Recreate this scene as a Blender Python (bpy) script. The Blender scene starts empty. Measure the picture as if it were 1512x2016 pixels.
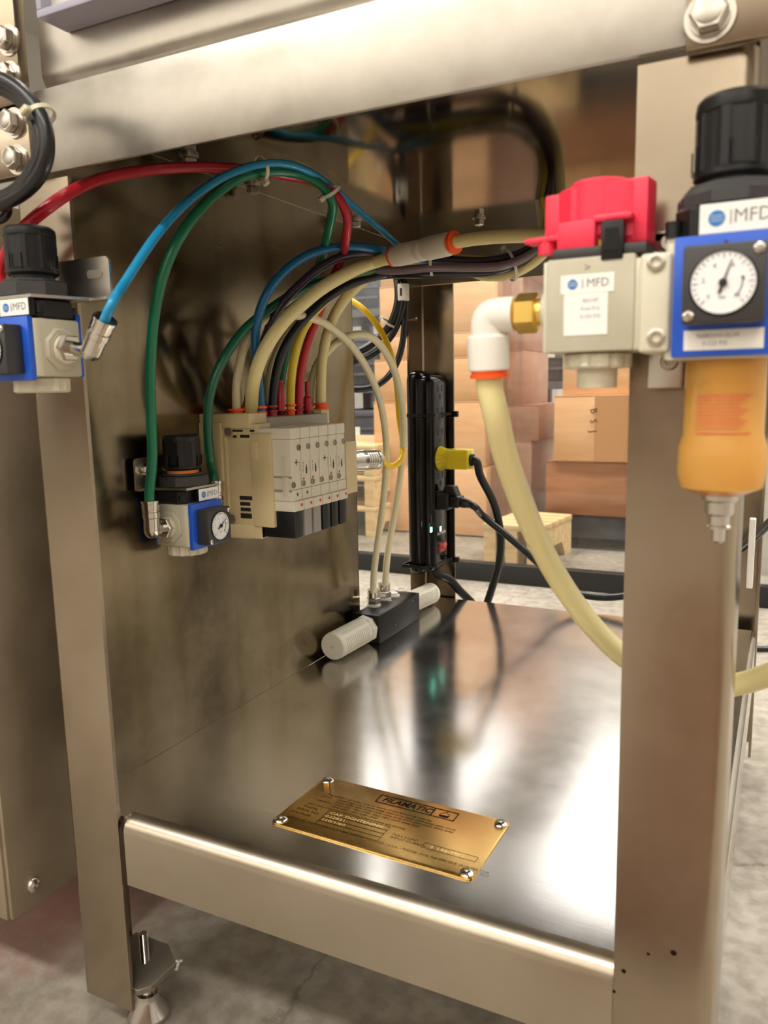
import bpy, bmesh, math, random
from mathutils import Vector, Matrix, Quaternion
random.seed(7)
PI = math.pi
SC = bpy.context.scene
COL = SC.collection

# ------------------------------------------------------------------ camera
IMW, IMH = 1512, 2016
FPX = 1558.74
YAW, PIT, ROL = math.radians(-26.8164), math.radians(-8.8463), math.radians(-1.1902)
CAMP = Vector((0.4710, -0.3904, 0.4975))
FW = Vector((math.sin(YAW)*math.cos(PIT), math.cos(YAW)*math.cos(PIT), math.sin(PIT)))
_r = Vector((math.cos(YAW), -math.sin(YAW), 0)); _u = _r.cross(FW)
RT = math.cos(ROL)*_r + math.sin(ROL)*_u
UP = -math.sin(ROL)*_r + math.cos(ROL)*_u
cd = bpy.data.cameras.new('camera'); cam = bpy.data.objects.new('camera', cd); COL.objects.link(cam)
cam.matrix_world = Matrix(((RT.x, UP.x, -FW.x, CAMP.x), (RT.y, UP.y, -FW.y, CAMP.y), (RT.z, UP.z, -FW.z, CAMP.z), (0, 0, 0, 1)))
cd.sensor_fit = 'VERTICAL'; cd.sensor_height = 36.0; cd.lens = FPX/IMH*36.0
cd.clip_start = 0.01; cd.clip_end = 100
cd.dof.use_dof = True; cd.dof.focus_distance = 0.74; cd.dof.aperture_fstop = 11.5
SC.camera = cam

# ------------------------------------------------------------------ light and exposure
SC.view_settings.view_transform = 'Standard'; SC.view_settings.look = 'None'
SC.view_settings.gamma = 1; SC.view_settings.use_curve_mapping = False
SC.view_settings.exposure = 0.36
W = bpy.data.worlds.new('world'); SC.world = W; W.use_nodes = True
W.node_tree.nodes['Background'].inputs[0].default_value = (1.0, 0.95, 0.88, 1)
W.node_tree.nodes['Background'].inputs[1].default_value = 0.14
def area(name, loc, size, power, col=(1, 0.965, 0.915), rot=(0, 0, 0)):
    l = bpy.data.lights.new(name, 'AREA'); l.shape = 'RECTANGLE'; l.size, l.size_y = size
    l.energy = power; l.color = col
    o = bpy.data.objects.new(name, l); o.location = loc; o.rotation_euler = rot; COL.objects.link(o)
    return o
# rows of warehouse strip lights hung below the ceiling: one row added to brighten the front wall that the rail reflects, one beside the machine, three rows running away behind it
for lx in (-5.2, -3.4, -1.6, 1.2, 3.2): area('added_wall_washer', (lx, -3.7, 3.3), (1.5, 0.5), 54, rot=(math.radians(-62), 0, 0))
for lx in (-2.2, -0.2, 1.8): area('strip_light', (lx, -2.4, 3.9), (1.3, 0.35), 56)
for lx in (2.8, 4.8): area('strip_light', (lx, 1.6, 3.9), (0.35, 1.6), 55)
for lx in (-1.5, 0.6, 2.4): area('strip_light', (lx, 1.15, 3.9), (1.2, 0.35), 84)  # row added over the guard to brighten the carton fronts
for lx in (-2.6, -0.5, 1.6, 3.6):
    for ly in (3.2, 5.0, 6.8): area('strip_light', (lx, ly, 3.7), (1.3, 2.4), 33, (.97, .97, 1))

# ------------------------------------------------------------------ pixel rays (photo frame 1512 x 2016) to points at a real depth
def _ray(x, y): return FW + RT*((x-756)/FPX) - UP*((y-1008)/FPX)
def P(x, y, ax, v):
    i = 'xyz'.index(ax); d = _ray(x, y); return CAMP + d*((v-CAMP[i])/d[i])

# ------------------------------------------------------------------ materials
def lin(c):
    return tuple((v/255/12.92 if v/255 <= 0.04045 else ((v/255+0.055)/1.055)**2.4) for v in c) + (1,)
def mat(name, rgb, rough=0.5, metal=0.0, **k):
    m = bpy.data.materials.new(name); m.use_nodes = True
    nt = m.node_tree; b = nt.nodes['Principled BSDF']
    b.inputs['Base Color'].default_value = lin(rgb); b.inputs['Roughness'].default_value = rough
    b.inputs['Metallic'].default_value = metal
    for kk, v in k.items():
        b.inputs[kk.replace('_', ' ')].default_value = v
    return m
def noise_mat(name, rgb1, rgb2, rough=0.5, scale=(1, 1, 1), nscale=5.0, detail=4, bump=0.0, metal=0.0, rr=0.0, lo=.35, hi=.65, **k):
    m = mat(name, rgb1, rough, metal, **k); nt = m.node_tree; N = nt.nodes; L = nt.links; b = N['Principled BSDF']
    tc = N.new('ShaderNodeTexCoord'); mp = N.new('ShaderNodeMapping'); mp.inputs['Scale'].default_value = scale
    L.new(tc.outputs['Object'], mp.inputs[0])
    n = N.new('ShaderNodeTexNoise'); n.inputs['Scale'].default_value = nscale; n.inputs['Detail'].default_value = detail
    L.new(mp.outputs[0], n.inputs['Vector'])
    cr = N.new('ShaderNodeValToRGB'); cr.color_ramp.elements[0].position = lo; cr.color_ramp.elements[1].position = hi
    cr.color_ramp.elements[0].color = lin(rgb1); cr.color_ramp.elements[1].color = lin(rgb2)
    L.new(n.outputs[0], cr.inputs[0]); L.new(cr.outputs[0], b.inputs['Base Color'])
    if rr:
        mr = N.new('ShaderNodeMapRange'); mr.inputs[1].default_value = .3; mr.inputs[2].default_value = .7
        mr.inputs[3].default_value = max(rough-rr, .02); mr.inputs[4].default_value = rough+rr
        L.new(n.outputs[0], mr.inputs[0]); L.new(mr.outputs[0], b.inputs['Roughness'])
    if bump:
        bp = N.new('ShaderNodeBump'); bp.inputs['Strength'].default_value = bump; bp.inputs['Distance'].default_value = .002
        L.new(n.outputs[0], bp.inputs['Height']); L.new(bp.outputs[0], b.inputs['Normal'])
    return m
def steel(name, axis, rough=0.24, c1=(196, 188, 176), c2=(182, 172, 158), bump=0.02, smudge=0.05, streak=0.0):
    """brushed stainless: grain stretched along one axis, cloudy smudges in gloss and colour"""
    m = mat(name, c1, rough, 1.0); nt = m.node_tree; N = nt.nodes; L = nt.links; b = N['Principled BSDF']
    tc = N.new('ShaderNodeTexCoord')
    mp = N.new('ShaderNodeMapping'); s = [900, 900, 900]; s['xyz'.index(axis)] = 14; mp.inputs['Scale'].default_value = s
    L.new(tc.outputs['Object'], mp.inputs[0])
    g = N.new('ShaderNodeTexNoise'); g.inputs['Scale'].default_value = 1.0; g.inputs['Detail'].default_value = 2
    L.new(mp.outputs[0], g.inputs['Vector'])
    c = N.new('ShaderNodeTexNoise'); c.inputs['Scale'].default_value = 9.0; c.inputs['Detail'].default_value = 6; c.inputs['Roughness'].default_value = .65
    L.new(tc.outputs['Object'], c.inputs['Vector'])
    cr = N.new('ShaderNodeValToRGB'); cr.color_ramp.elements[0].position = .35; cr.color_ramp.elements[1].position = .68
    cr.color_ramp.elements[0].color = lin(c2); cr.color_ramp.elements[1].color = lin(c1)
    L.new(c.outputs[0], cr.inputs[0]); L.new(cr.outputs[0], b.inputs['Base Color'])
    if streak:      # dried runs down the sheet: their own dull, slightly brown marks
        m3 = N.new('ShaderNodeMapping'); m3.inputs['Scale'].default_value = (30, 30, 2.2); L.new(tc.outputs['Object'], m3.inputs[0])
        s3 = N.new('ShaderNodeTexNoise'); s3.inputs['Scale'].default_value = 1.0; s3.inputs['Detail'].default_value = 5; L.new(m3.outputs[0], s3.inputs['Vector'])
        r3 = N.new('ShaderNodeValToRGB'); r3.color_ramp.elements[0].position = .5; r3.color_ramp.elements[1].position = .72
        r3.color_ramp.elements[0].color = (1, 1, 1, 1); r3.color_ramp.elements[1].color = (.72, .66, .54, 1); L.new(s3.outputs[0], r3.inputs[0])
        mm = N.new('ShaderNodeMix'); mm.data_type = 'RGBA'; mm.blend_type = 'MULTIPLY'; mm.inputs[0].default_value = streak
        L.new(cr.outputs[0], mm.inputs[6]); L.new(r3.outputs[0], mm.inputs[7]); L.new(mm.outputs[2], b.inputs['Base Color'])
    mr = N.new('ShaderNodeMapRange'); mr.inputs[1].default_value = .3; mr.inputs[2].default_value = .72
    mr.inputs[3].default_value = max(rough-smudge, .03); mr.inputs[4].default_value = rough+smudge
    L.new(c.outputs[0], mr.inputs[0])
    ad = N.new('ShaderNodeMath'); ad.operation = 'MULTIPLY_ADD'; ad.inputs[1].default_value = .04; L.new(g.outputs[0], ad.inputs[0]); L.new(mr.outputs[0], ad.inputs[2])
    L.new(ad.outputs[0], b.inputs['Roughness'])
    bp = N.new('ShaderNodeBump'); bp.inputs['Strength'].default_value = bump; bp.inputs['Distance'].default_value = .0004
    L.new(g.outputs[0], bp.inputs['Height']); L.new(bp.outputs[0], b.inputs['Normal'])
    return m
M = {}
M['steel_x'] = steel('brushed_steel_along_x', 'x', .36, (196, 191, 182), (166, 159, 148), .02, .10)
M['steel_lip'] = steel('brushed_steel_lip', 'x', .30, (190, 180, 164), (178, 166, 148))
M['steel_shelf'] = steel('brushed_steel_shelf', 'x', .15, (200, 196, 190), (188, 183, 176), .02, .04)
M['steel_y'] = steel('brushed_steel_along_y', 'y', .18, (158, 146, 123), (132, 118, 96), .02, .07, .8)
M['steel_z'] = steel('brushed_steel_along_z', 'z', .20, (172, 159, 141), (154, 140, 121))
M['steel_dull'] = steel('dull_cabinet_steel', 'y', .55, (190, 178, 158), (174, 161, 140))
M['steel_top'] = steel('polished_steel', 'x', .08, (126, 117, 104), (116, 107, 94), .01, .03)
M['chrome'] = mat('nickel_plate', (205, 200, 192), .16, 1.0)
M['bolt'] = mat('stainless_bolt', (195, 188, 178), .28, 1.0)
M['darksteel'] = mat('dull_steel', (138, 130, 116), .45, .6)
M['black'] = mat('black_plastic', (20, 20, 21), .36, Specular_IOR_Level=.35)
M['blackgrey'] = mat('dark_grey_plastic', (52, 51, 51), .45)
M['gloss'] = mat('glossy_black_plastic', (8, 8, 9), .14, Specular_IOR_Level=.3)
M['rubber'] = mat('black_cable_sheath', (18, 18, 19), .33)
M['navy'] = mat('slate_cable_sheath', (44, 48, 56), .3)
M['beige'] = noise_mat('painted_casting', (192, 187, 166), (184, 178, 156), .42, nscale=60)
M['ivory'] = mat('pale_trim_plastic', (214, 208, 186), .4)
M['cream'] = noise_mat('cream_plastic', (212, 195, 152), (203, 184, 140), .45, nscale=30)
M['valve'] = mat('off_white_plastic', (214, 208, 190), .42)
M['grey'] = mat('mid_grey_plastic', (150, 146, 140), .45)
M['ltgrey'] = mat('manifold_grey_plastic', (150, 143, 125), .45)
M['blue'] = mat('blue_plastic', (28, 88, 205), .35)
M['red'] = mat('red_handle_plastic', (238, 48, 78), .42)
M['redplug'] = mat('red_plug_plastic', (170, 20, 32), .35)
M['orange'] = mat('orange_collet', (250, 88, 18), .4)
M['amberorange'] = mat('orange_ring', (235, 130, 50), .4)
M['white'] = mat('white_plastic', (232, 228, 218), .4)
M['silencer'] = mat('porous_white_plastic', (226, 221, 205), .6)
M['union'] = mat('grey_white_plastic', (222, 215, 198), .4)
M['paper'] = mat('white_sticker', (240, 238, 232), .5)
M['ink'] = mat('black_ink', (28, 26, 25), .6)
M['greyink'] = mat('grey_ink', (120, 120, 120), .6)
M['redink'] = mat('red_ink', (215, 60, 50), .6)
M['greenink'] = mat('green_ink', (70, 120, 95), .6)
M['blueink'] = mat('blue_ink', (40, 120, 190), .5)
M['brass'] = mat('brass_fitting', (242, 206, 112), .32, 1.0)
M['gold'] = steel('gold_anodised_plate', 'x', .24, (216, 178, 108), (206, 166, 94), .02, .04)
M['emboss'] = mat('embossed_gold', (250, 222, 150), .3, .6)
M['goldink'] = mat('brown_ink_on_gold', (24, 12, 6), .8, Specular_IOR_Level=.1)
def hosemat(name, rgb, rough=.28, sss=0.0):
    m = mat(name, rgb, rough); b = m.node_tree.nodes['Principled BSDF']
    if sss:
        b.inputs['Subsurface Weight'].default_value = sss; b.inputs['Subsurface Scale'].default_value = .006
        b.inputs['Subsurface Radius'].default_value = (1, .9, .5)
    return m
M['h_cream'] = hosemat('natural_polyurethane_hose', (228, 216, 158), .3, .25)
M['h_pale'] = hosemat('pale_polyurethane_tube', (226, 218, 182), .3, .2)
M['h_red'] = hosemat('red_tube', (186, 28, 48), .3)
M['h_blue'] = hosemat('blue_tube', (20, 138, 188), .3)
M['h_teal'] = hosemat('deep_blue_tube', (16, 100, 150), .3)
M['h_green'] = hosemat('green_tube', (14, 112, 78), .3)
M['h_dgreen'] = hosemat('dark_green_tube', (18, 92, 66), .3)
M['h_yellow'] = hosemat('yellow_tube', (226, 200, 58), .3)
M['h_purple'] = hosemat('dark_purple_tube', (52, 42, 62), .3)
M['h_mauve'] = hosemat('mauve_grey_tube', (118, 100, 106), .32)
M['h_black'] = hosemat('black_tube', (24, 26, 30), .3)
M['ycable'] = hosemat('yellow_cable_sheath', (255, 208, 34), .35)
M['yplug'] = mat('yellow_plug_plastic', (236, 214, 40), .22, 0, Transmission_Weight=.25)
M['tie'] = mat('white_nylon', (206, 200, 184), .4)
M['cream_tie'] = mat('aged_nylon', (212, 206, 176), .4)
M['carton'] = noise_mat('cardboard', (228, 182, 136), (219, 171, 124), .75, (1, 1, 6), 8, bump=.05)
M['carton_pink'] = noise_mat('wrapped_cardboard', (208, 162, 132), (196, 150, 120), .4, (1, 1, 6), 8)
M['carton_dark'] = noise_mat('weathered_cardboard', (168, 118, 84), (152, 104, 72), .6, (1, 1, 6), 8)
M['tape'] = mat('brown_tape', (190, 142, 98), .3)
M['wood'] = noise_mat('pallet_wood', (222, 196, 148), (200, 168, 116), .7, (4, 30, 30), 2.0, bump=.1)
M['bar'] = mat('black_painted_bar', (20, 20, 21), .4)
M['tote'] = noise_mat('dark_grey_tote', (74, 78, 86), (56, 60, 68), .45, nscale=12)
M['rack'] = mat('grey_rack_paint', (92, 96, 104), .45)
M['wallpaint'] = noise_mat('wall_paint', (206, 202, 194), (196, 192, 184), .7, nscale=2)
M['added_brown'] = mat('added_brown_surface', (104, 78, 60), .6)  # for the unseen band and mat added as dark reflections
M['ceilpaint'] = mat('ceiling_paint', (200, 196, 188), .8)
M['lilac'] = mat('grey_lilac_plastic', (172, 170, 188), .35)
M['screen'] = mat('pale_cover', (206, 202, 194), .3)
M['led'] = mat('lit_green_led', (120, 255, 220), .4, 0, Emission_Color=(.25, 1, .75, 1), Emission_Strength=6)
M['rocker'] = mat('red_rocker', (130, 12, 16), .15, 0, Emission_Color=(.6, .02, .02, 1), Emission_Strength=.15)
M['dial'] = mat('dial_white', (236, 236, 236), .35)
def glassy(name, tint, gloss, alpha_rough=.02):
    m = bpy.data.materials.new(name); m.use_nodes = True; nt = m.node_tree; N = nt.nodes; L = nt.links; N.clear()
    o = N.new('ShaderNodeOutputMaterial'); mx = N.new('ShaderNodeMixShader'); t = N.new('ShaderNodeBsdfTransparent'); g = N.new('ShaderNodeBsdfGlossy')
    t.inputs[0].default_value = tint; g.inputs['Roughness'].default_value = alpha_rough; mx.inputs[0].default_value = gloss
    L.new(t.outputs[0], mx.inputs[1]); L.new(g.outputs[0], mx.inputs[2]); L.new(mx.outputs[0], o.inputs[0]); return m
M['pane'] = glassy('clear_acrylic', (.93, .93, .92, 1), .05)
M['film'] = glassy('stretch_film', (.86, .86, .88, 1), .10, .25)
def amber():
    m = mat('amber_polycarbonate', (255, 206, 112), .16); b = m.node_tree.nodes['Principled BSDF']
    b.inputs['Transmission Weight'].default_value = .62; b.inputs['Subsurface Weight'].default_value = .0; b.inputs['IOR'].default_value = 1.35
    return m
M['amber'] = amber()
M['amberliq'] = mat('amber_inner', (255, 214, 130), .4)
M['warn'] = mat('faded_red_print', (206, 110, 70), .5)
# concrete floor
def concrete():
    m = mat('concrete', (178, 168, 152), .5); nt = m.node_tree; N = nt.nodes; L = nt.links; b = N['Principled BSDF']
    tc = N.new('ShaderNodeTexCoord')
    n1 = N.new('ShaderNodeTexNoise'); n1.inputs['Scale'].default_value = 5; n1.inputs['Detail'].default_value = 9; n1.inputs['Roughness'].default_value = .68
    n2 = N.new('ShaderNodeTexNoise'); n2.inputs['Scale'].default_value = 55; n2.inputs['Detail'].default_value = 6
    v = N.new('ShaderNodeTexVoronoi'); v.feature = 'DISTANCE_TO_EDGE'; v.inputs['Scale'].default_value = 1.3
    wn = N.new('ShaderNodeVectorMath'); wn.operation = 'MULTIPLY_ADD'; wn.inputs[1].default_value = (.12, .12, .12)
    for n in (n1, n2): L.new(tc.outputs['Object'], n.inputs['Vector'])
    L.new(n1.outputs['Color'], wn.inputs[0]); L.new(tc.outputs['Object'], wn.inputs[2]); L.new(wn.outputs[0], v.inputs['Vector'])
    cr = N.new('ShaderNodeValToRGB'); e = cr.color_ramp.elements; e[0].position = .32; e[1].position = .68
    e[0].color = lin((126, 118, 105)); e[1].color = lin((168, 160, 146)); L.new(n1.outputs[0], cr.inputs[0])
    m2 = N.new('ShaderNodeMix'); m2.data_type = 'RGBA'; m2.blend_type = 'MULTIPLY'; m2.inputs[0].default_value = .6
    c2 = N.new('ShaderNodeValToRGB'); c2.color_ramp.elements[0].position = .38; c2.color_ramp.elements[1].position = .6
    c2.color_ramp.elements[0].color = (.55, .52, .47, 1); L.new(n2.outputs[0], c2.inputs[0])
    L.new(cr.outputs[0], m2.inputs[6]); L.new(c2.outputs[0], m2.inputs[7])
    c3 = N.new('ShaderNodeValToRGB'); c3.color_ramp.elements[0].position = .0; c3.color_ramp.elements[1].position = .0035
    c3.color_ramp.elements[0].color = (.3, .27, .24, 1); L.new(v.outputs['Distance'], c3.inputs[0])
    m3 = N.new('ShaderNodeMix'); m3.data_type = 'RGBA'; m3.blend_type = 'MULTIPLY'; m3.inputs[0].default_value = .55
    L.new(m2.outputs[2], m3.inputs[6]); L.new(c3.outputs[0], m3.inputs[7])
    # a reddish patch on the floor left of the frame
    gp = N.new('ShaderNodeVectorMath'); gp.operation = 'DISTANCE'; gp.inputs[1].default_value = (-.17, .12, 0); L.new(tc.outputs['Object'], gp.inputs[0])
    ms = N.new('ShaderNodeMath'); ms.operation = 'MULTIPLY_ADD'; ms.inputs[1].default_value = .12; L.new(n2.outputs[0], ms.inputs[0]); L.new(gp.outputs['Value'], ms.inputs[2])
    rs = N.new('ShaderNodeValToRGB'); rs.color_ramp.elements[0].position = .10; rs.color_ramp.elements[1].position = .21
    rs.color_ramp.elements[0].color = (1, 1, 1, 1); rs.color_ramp.elements[1].color = (0, 0, 0, 1); L.new(ms.outputs[0], rs.inputs[0])
    m4 = N.new('ShaderNodeMix'); m4.data_type = 'RGBA'; L.new(rs.outputs[0], m4.inputs[0]); L.new(m3.outputs[2], m4.inputs[6]); m4.inputs[7].default_value = lin((158, 118, 110))
    L.new(m4.outputs[2], b.inputs['Base Color'])
    bp = N.new('ShaderNodeBump'); bp.inputs['Strength'].default_value = .45; bp.inputs['Distance'].default_value = .003
    L.new(n2.outputs[0], bp.inputs['Height']); L.new(bp.outputs[0], b.inputs['Normal'])
    return m
M['floor'] = concrete()

# ------------------------------------------------------------------ mesh builder
def frame(z, x=None):
    z = Vector(z).normalized()
    if x is None: x = Vector((1, 0, 0)) if abs(z.x) < .9 else Vector((0, 1, 0))
    x = Vector(x); x = (x - z*x.dot(z)).normalized(); y = z.cross(x)
    return Matrix((x, y, z)).transposed()
def TR(loc, rot=None):
    return Matrix.Translation(loc) @ (rot.to_4x4() if rot is not None else Matrix())
class MB:
    def __init__(s): s.bm = bmesh.new(); s.mi = 0
    def geo(s, vs, fs, T=None):
        if T is not None: vs = [T @ Vector(v) for v in vs]
        bv = [s.bm.verts.new(v) for v in vs]; out = []
        for f in fs:
            try:
                fc = s.bm.faces.new([bv[i] for i in f]); fc.material_index = s.mi; out.append(fc)
            except ValueError: pass
        return bv, out
    def box(s, lo, hi, bev=0.0, seg=2, T=None):
        (a, b, c), (d, e, f) = lo, hi
        a, d = min(a, d), max(a, d); b, e = min(b, e), max(b, e); c, f = min(c, f), max(c, f)
        vs = [(a, b, c), (d, b, c), (d, e, c), (a, e, c), (a, b, f), (d, b, f), (d, e, f), (a, e, f)]
        fs = [(0, 3, 2, 1), (4, 5, 6, 7), (0, 1, 5, 4), (1, 2, 6, 5), (2, 3, 7, 6), (3, 0, 4, 7)]
        bv, fc = s.geo(vs, fs, T)
        if bev > 0:
            ed = list({e for f in fc for e in f.edges})
            bmesh.ops.bevel(s.bm, geom=ed, offset=bev, segments=seg, profile=.5, affect='EDGES', clamp_overlap=True)
        return s
    def prism(s, poly, z0, z1, T=None, bev=0.0, seg=1):
        n = len(poly); vs = [(x, y, z0) for x, y in poly] + [(x, y, z1) for x, y in poly]
        fs = [tuple(range(n-1, -1, -1)), tuple(range(n, 2*n))] + [(i, (i+1) % n, n+(i+1) % n, n+i) for i in range(n)]
        bv, fc = s.geo(vs, fs, T)
        if bev > 0:
            ed = [e for f in fc[:2] for e in f.edges]
            bmesh.ops.bevel(s.bm, geom=list(set(ed)), offset=bev, segments=seg, profile=.5, affect='EDGES', clamp_overlap=True)
        return s
    def ngon(s, r, n, z0, z1, T=None, rot=0, bev=0.0):
        return s.prism([(r*math.cos(2*PI*i/n+rot), r*math.sin(2*PI*i/n+rot)) for i in range(n)], z0, z1, T, bev)
    def lathe(s, prof, n=28, T=None, rf=None, cap=True):
        vs = []
        for r, z in prof:
            for i in range(n):
                a = 2*PI*i/n; k = rf(a, z) if rf else 0
                vs.append(((r+k)*math.cos(a), (r+k)*math.sin(a), z))
        m = len(prof); fs = []
        for j in range(m-1):
            for i in range(n):
                fs.append((j*n+i, j*n+(i+1) % n, (j+1)*n+(i+1) % n, (j+1)*n+i))
        if cap: fs.append(tuple(range(n-1, -1, -1))); fs.append(tuple(range((m-1)*n, m*n)))
        s.geo(vs, fs, T); return s
    def cyl(s, p0, p1, r0, r1=None, n=24, bev=0.0):
        p0, p1 = Vector(p0), Vector(p1); L = (p1-p0).length; r1 = r0 if r1 is None else r1
        T = TR(p0, frame(p1-p0))
        if bev: return s.lathe([(r0-bev, 0), (r0, bev), (r1, L-bev), (r1-bev, L)], n, T)
        return s.lathe([(r0, 0), (r1, L)], n, T)
    def tube(s, pts, r, n=14):
        pts = [Vector(p) for p in pts]; fr = frames(pts); vs = []; m = len(pts)
        for p, (t, x, y) in zip(pts, fr):
            for i in range(n):
                a = 2*PI*i/n; vs.append(p + (x*math.cos(a)+y*math.sin(a))*r)
        fs = [(j*n+i, j*n+(i+1) % n, (j+1)*n+(i+1) % n, (j+1)*n+i) for j in range(m-1) for i in range(n)]
        fs += [tuple(range(n-1, -1, -1)), tuple(range((m-1)*n, m*n))]
        s.geo(vs, fs); return s
    def band(s, c, ax, r, w, t, n=28, xdir=None):
        """flat ring (cable tie) round an axis"""
        T = TR(Vector(c), frame(ax, xdir))
        prof = [(r, -w/2), (r+t, -w/2), (r+t, w/2), (r, w/2), (r, -w/2)]
        return s.lathe(prof, n, T, cap=False)
    def build(s, name, m, par=None, world=False, ang=35):
        if world and par is not None: s.bm.transform(WM[par.name].inverted())
        bmesh.ops.recalc_face_normals(s.bm, faces=s.bm.faces[:])
        me = bpy.data.meshes.new(name); s.bm.to_mesh(me); s.bm.free()
        for mm in (m if isinstance(m, (list, tuple)) else [m]): me.materials.append(M[mm] if isinstance(mm, str) else mm)
        me.polygons.foreach_set('use_smooth', [True]*len(me.polygons)); me.set_sharp_from_angle(angle=math.radians(ang))
        o = bpy.data.objects.new(name, me); COL.objects.link(o)
        if par is not None: o.parent = par; WM[o.name] = WM[par.name]
        return o
def frames(pts):
    m = len(pts); T = []
    for i in range(m):
        T.append((pts[min(i+1, m-1)]-pts[max(i-1, 0)]).normalized())
    x = frame(T[0]).col[0].copy(); out = []
    for i in range(m):
        x = (x - T[i]*x.dot(T[i])).normalized(); out.append((T[i], x.copy(), T[i].cross(x)))
    return out
def spline(pts, k=8):
    pts = [Vector(p) for p in pts]; q = [pts[0]*2-pts[1]] + pts + [pts[-1]*2-pts[-2]]; out = []
    for i in range(1, len(q)-2):
        a, b, c, d = q[i-1], q[i], q[i+1], q[i+2]
        t0 = 0; t1 = max((b-a).length, 1e-6)**.5; t2 = t1+max((c-b).length, 1e-6)**.5; t3 = t2+max((d-c).length, 1e-6)**.5
        for j in range(k):
            t = t1+(t2-t1)*j/k
            A1 = a*((t1-t)/(t1-t0))+b*((t-t0)/(t1-t0)); A2 = b*((t2-t)/(t2-t1))+c*((t-t1)/(t2-t1)); A3 = c*((t3-t)/(t3-t2))+d*((t-t2)/(t3-t2))
            B1 = A1*((t2-t)/(t2-t0))+A2*((t-t0)/(t2-t0)); B2 = A2*((t3-t)/(t3-t1))+A3*((t-t1)/(t3-t1))
            out.append(B1*((t2-t)/(t2-t1))+B2*((t-t1)/(t2-t1)))
    out.append(pts[-1]); 
    for _ in range(2):
        out = [out[0]] + [(out[i-1]+out[i]*2+out[i+1])/4 for i in range(1, len(out)-1)] + [out[-1]]
    return out
WM = {}
def tag(o, label=None, cat=None, group=None, kind=None):
    if label: o['label'] = label
    if cat: o['category'] = cat
    if group: o['group'] = group
    if kind: o['kind'] = kind
    return o
def thing(name, label, cat, T=None, group=None):
    o = bpy.data.objects.new(name, None); COL.objects.link(o); o.empty_display_size = .02
    T = T if T is not None else Matrix(); 
    if not isinstance(T, Matrix): T = Matrix.Translation(T)
    o.matrix_basis = T; WM[o.name] = T.copy(); return tag(o, label, cat, group)

# lettering: font outlines turned into meshes
def text_bm(txt, h, align='CENTER', shear=0.0, sx=1.0, bold=0.0, res=2):
    c = bpy.data.curves.new('t', 'FONT'); c.body = txt; c.size = h*1.4; c.align_x = align; c.align_y = 'CENTER'; c.resolution_u = res; c.shear = shear; c.offset = bold
    o = bpy.data.objects.new('t', c); COL.objects.link(o)
    bpy.context.view_layer.update()
    dg = bpy.context.evaluated_depsgraph_get(); me = bpy.data.meshes.new_from_object(o.evaluated_get(dg))
    COL.objects.unlink(o); bpy.data.objects.remove(o); bpy.data.curves.remove(c)
    bm = bmesh.new(); bm.from_mesh(me); bpy.data.meshes.remove(me)
    if sx != 1: 
        for v in bm.verts: v.co.x *= sx
    return bm
def letters(txt, h, T, m, par, world=False, name='lettering', **k):
    mb = MB(); mb.bm.free(); mb.bm = text_bm(txt, h, **k); mb.bm.transform(T)
    if world: mb.bm.transform(WM[par.name].inverted())
    me = bpy.data.meshes.new(name); mb.bm.to_mesh(me); mb.bm.free(); me.materials.append(M[m])
    o = bpy.data.objects.new(name, me); COL.objects.link(o); o.parent = par; WM[o.name] = WM[par.name]; return o
def text_on_tube(txt, h, path, r, s0, m, par, view=None, flip=False, side=0.0):
    """print that follows a hose on the side turned to `view`"""
    view = CAMP if view is None else view
    L = [0]; 
    for i in range(1, len(path)): L.append(L[-1]+(path[i]-path[i-1]).length)
    bm = text_bm(txt, h, align='LEFT', res=1)
    for v in bm.verts:
        s = s0 + (-v.co.x if flip else v.co.x); i = 0
        while i < len(L)-2 and L[i+1] < s: i += 1
        f = (s-L[i])/max(L[i+1]-L[i], 1e-9); p = path[i].lerp(path[i+1], f); t = (path[i+1]-path[i]).normalized()
        n = (view-p); n = (n-t*n.dot(t)).normalized(); b = n.cross(t)*(-1 if flip else 1)
        a = v.co.y/r + side
        v.co = p + (n*math.cos(a)+b*math.sin(a))*(r+.00025)
    me = bpy.data.meshes.new('lettering'); bm.to_mesh(me); bm.free(); me.materials.append(M[m])
    o = bpy.data.objects.new('lettering', me); COL.objects.link(o); o.parent = par; WM[o.name] = WM[par.name]
    return o
def face_T(origin, right, up):
    """matrix whose x runs along right, y along up, z out of the face"""
    x = Vector(right).normalized(); y = Vector(up); y = (y-x*y.dot(x)).normalized(); z = x.cross(y)
    return TR(Vector(origin), Matrix((x, y, z)).transposed())
# ------------------------------------------------------------------ setting
def struct(name, lo, hi, m, bev=0):
    o = MB().box(lo, hi, bev).build(name, m); o['kind'] = 'structure'; WM[o.name] = Matrix(); return o
struct('floor', (-7, -6, -.1), (7, 8, 0), 'floor')
struct('wall_back', (-7, 7.9, 0), (7, 8, 4.3), 'wallpaint')
struct('wall_front', (-7, -4.7, 0), (7, -4.6, 4.3), 'wallpaint')
MB().box((.30, -1.7, 0), (1.5, -.27, .006), .002).build('floor', 'added_brown')['kind'] = 'structure'  # unseen dark mat, added so the right leg reflects something dark
struct('added_brown_band', (-7, -4.6, 0), (7, -4.57, .95), 'added_brown')  # unseen brown band added low on the wall to darken the leg reflections
struct('wall_left', (-7, -6, 0), (-6.9, 8, 4.3), 'wallpaint')
struct('wall_right', (6.9, -6, 0), (7, 8, 4.3), 'wallpaint')
struct('ceiling', (-7, -6, 4.3), (7, 8, 4.4), 'ceilpaint')

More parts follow.
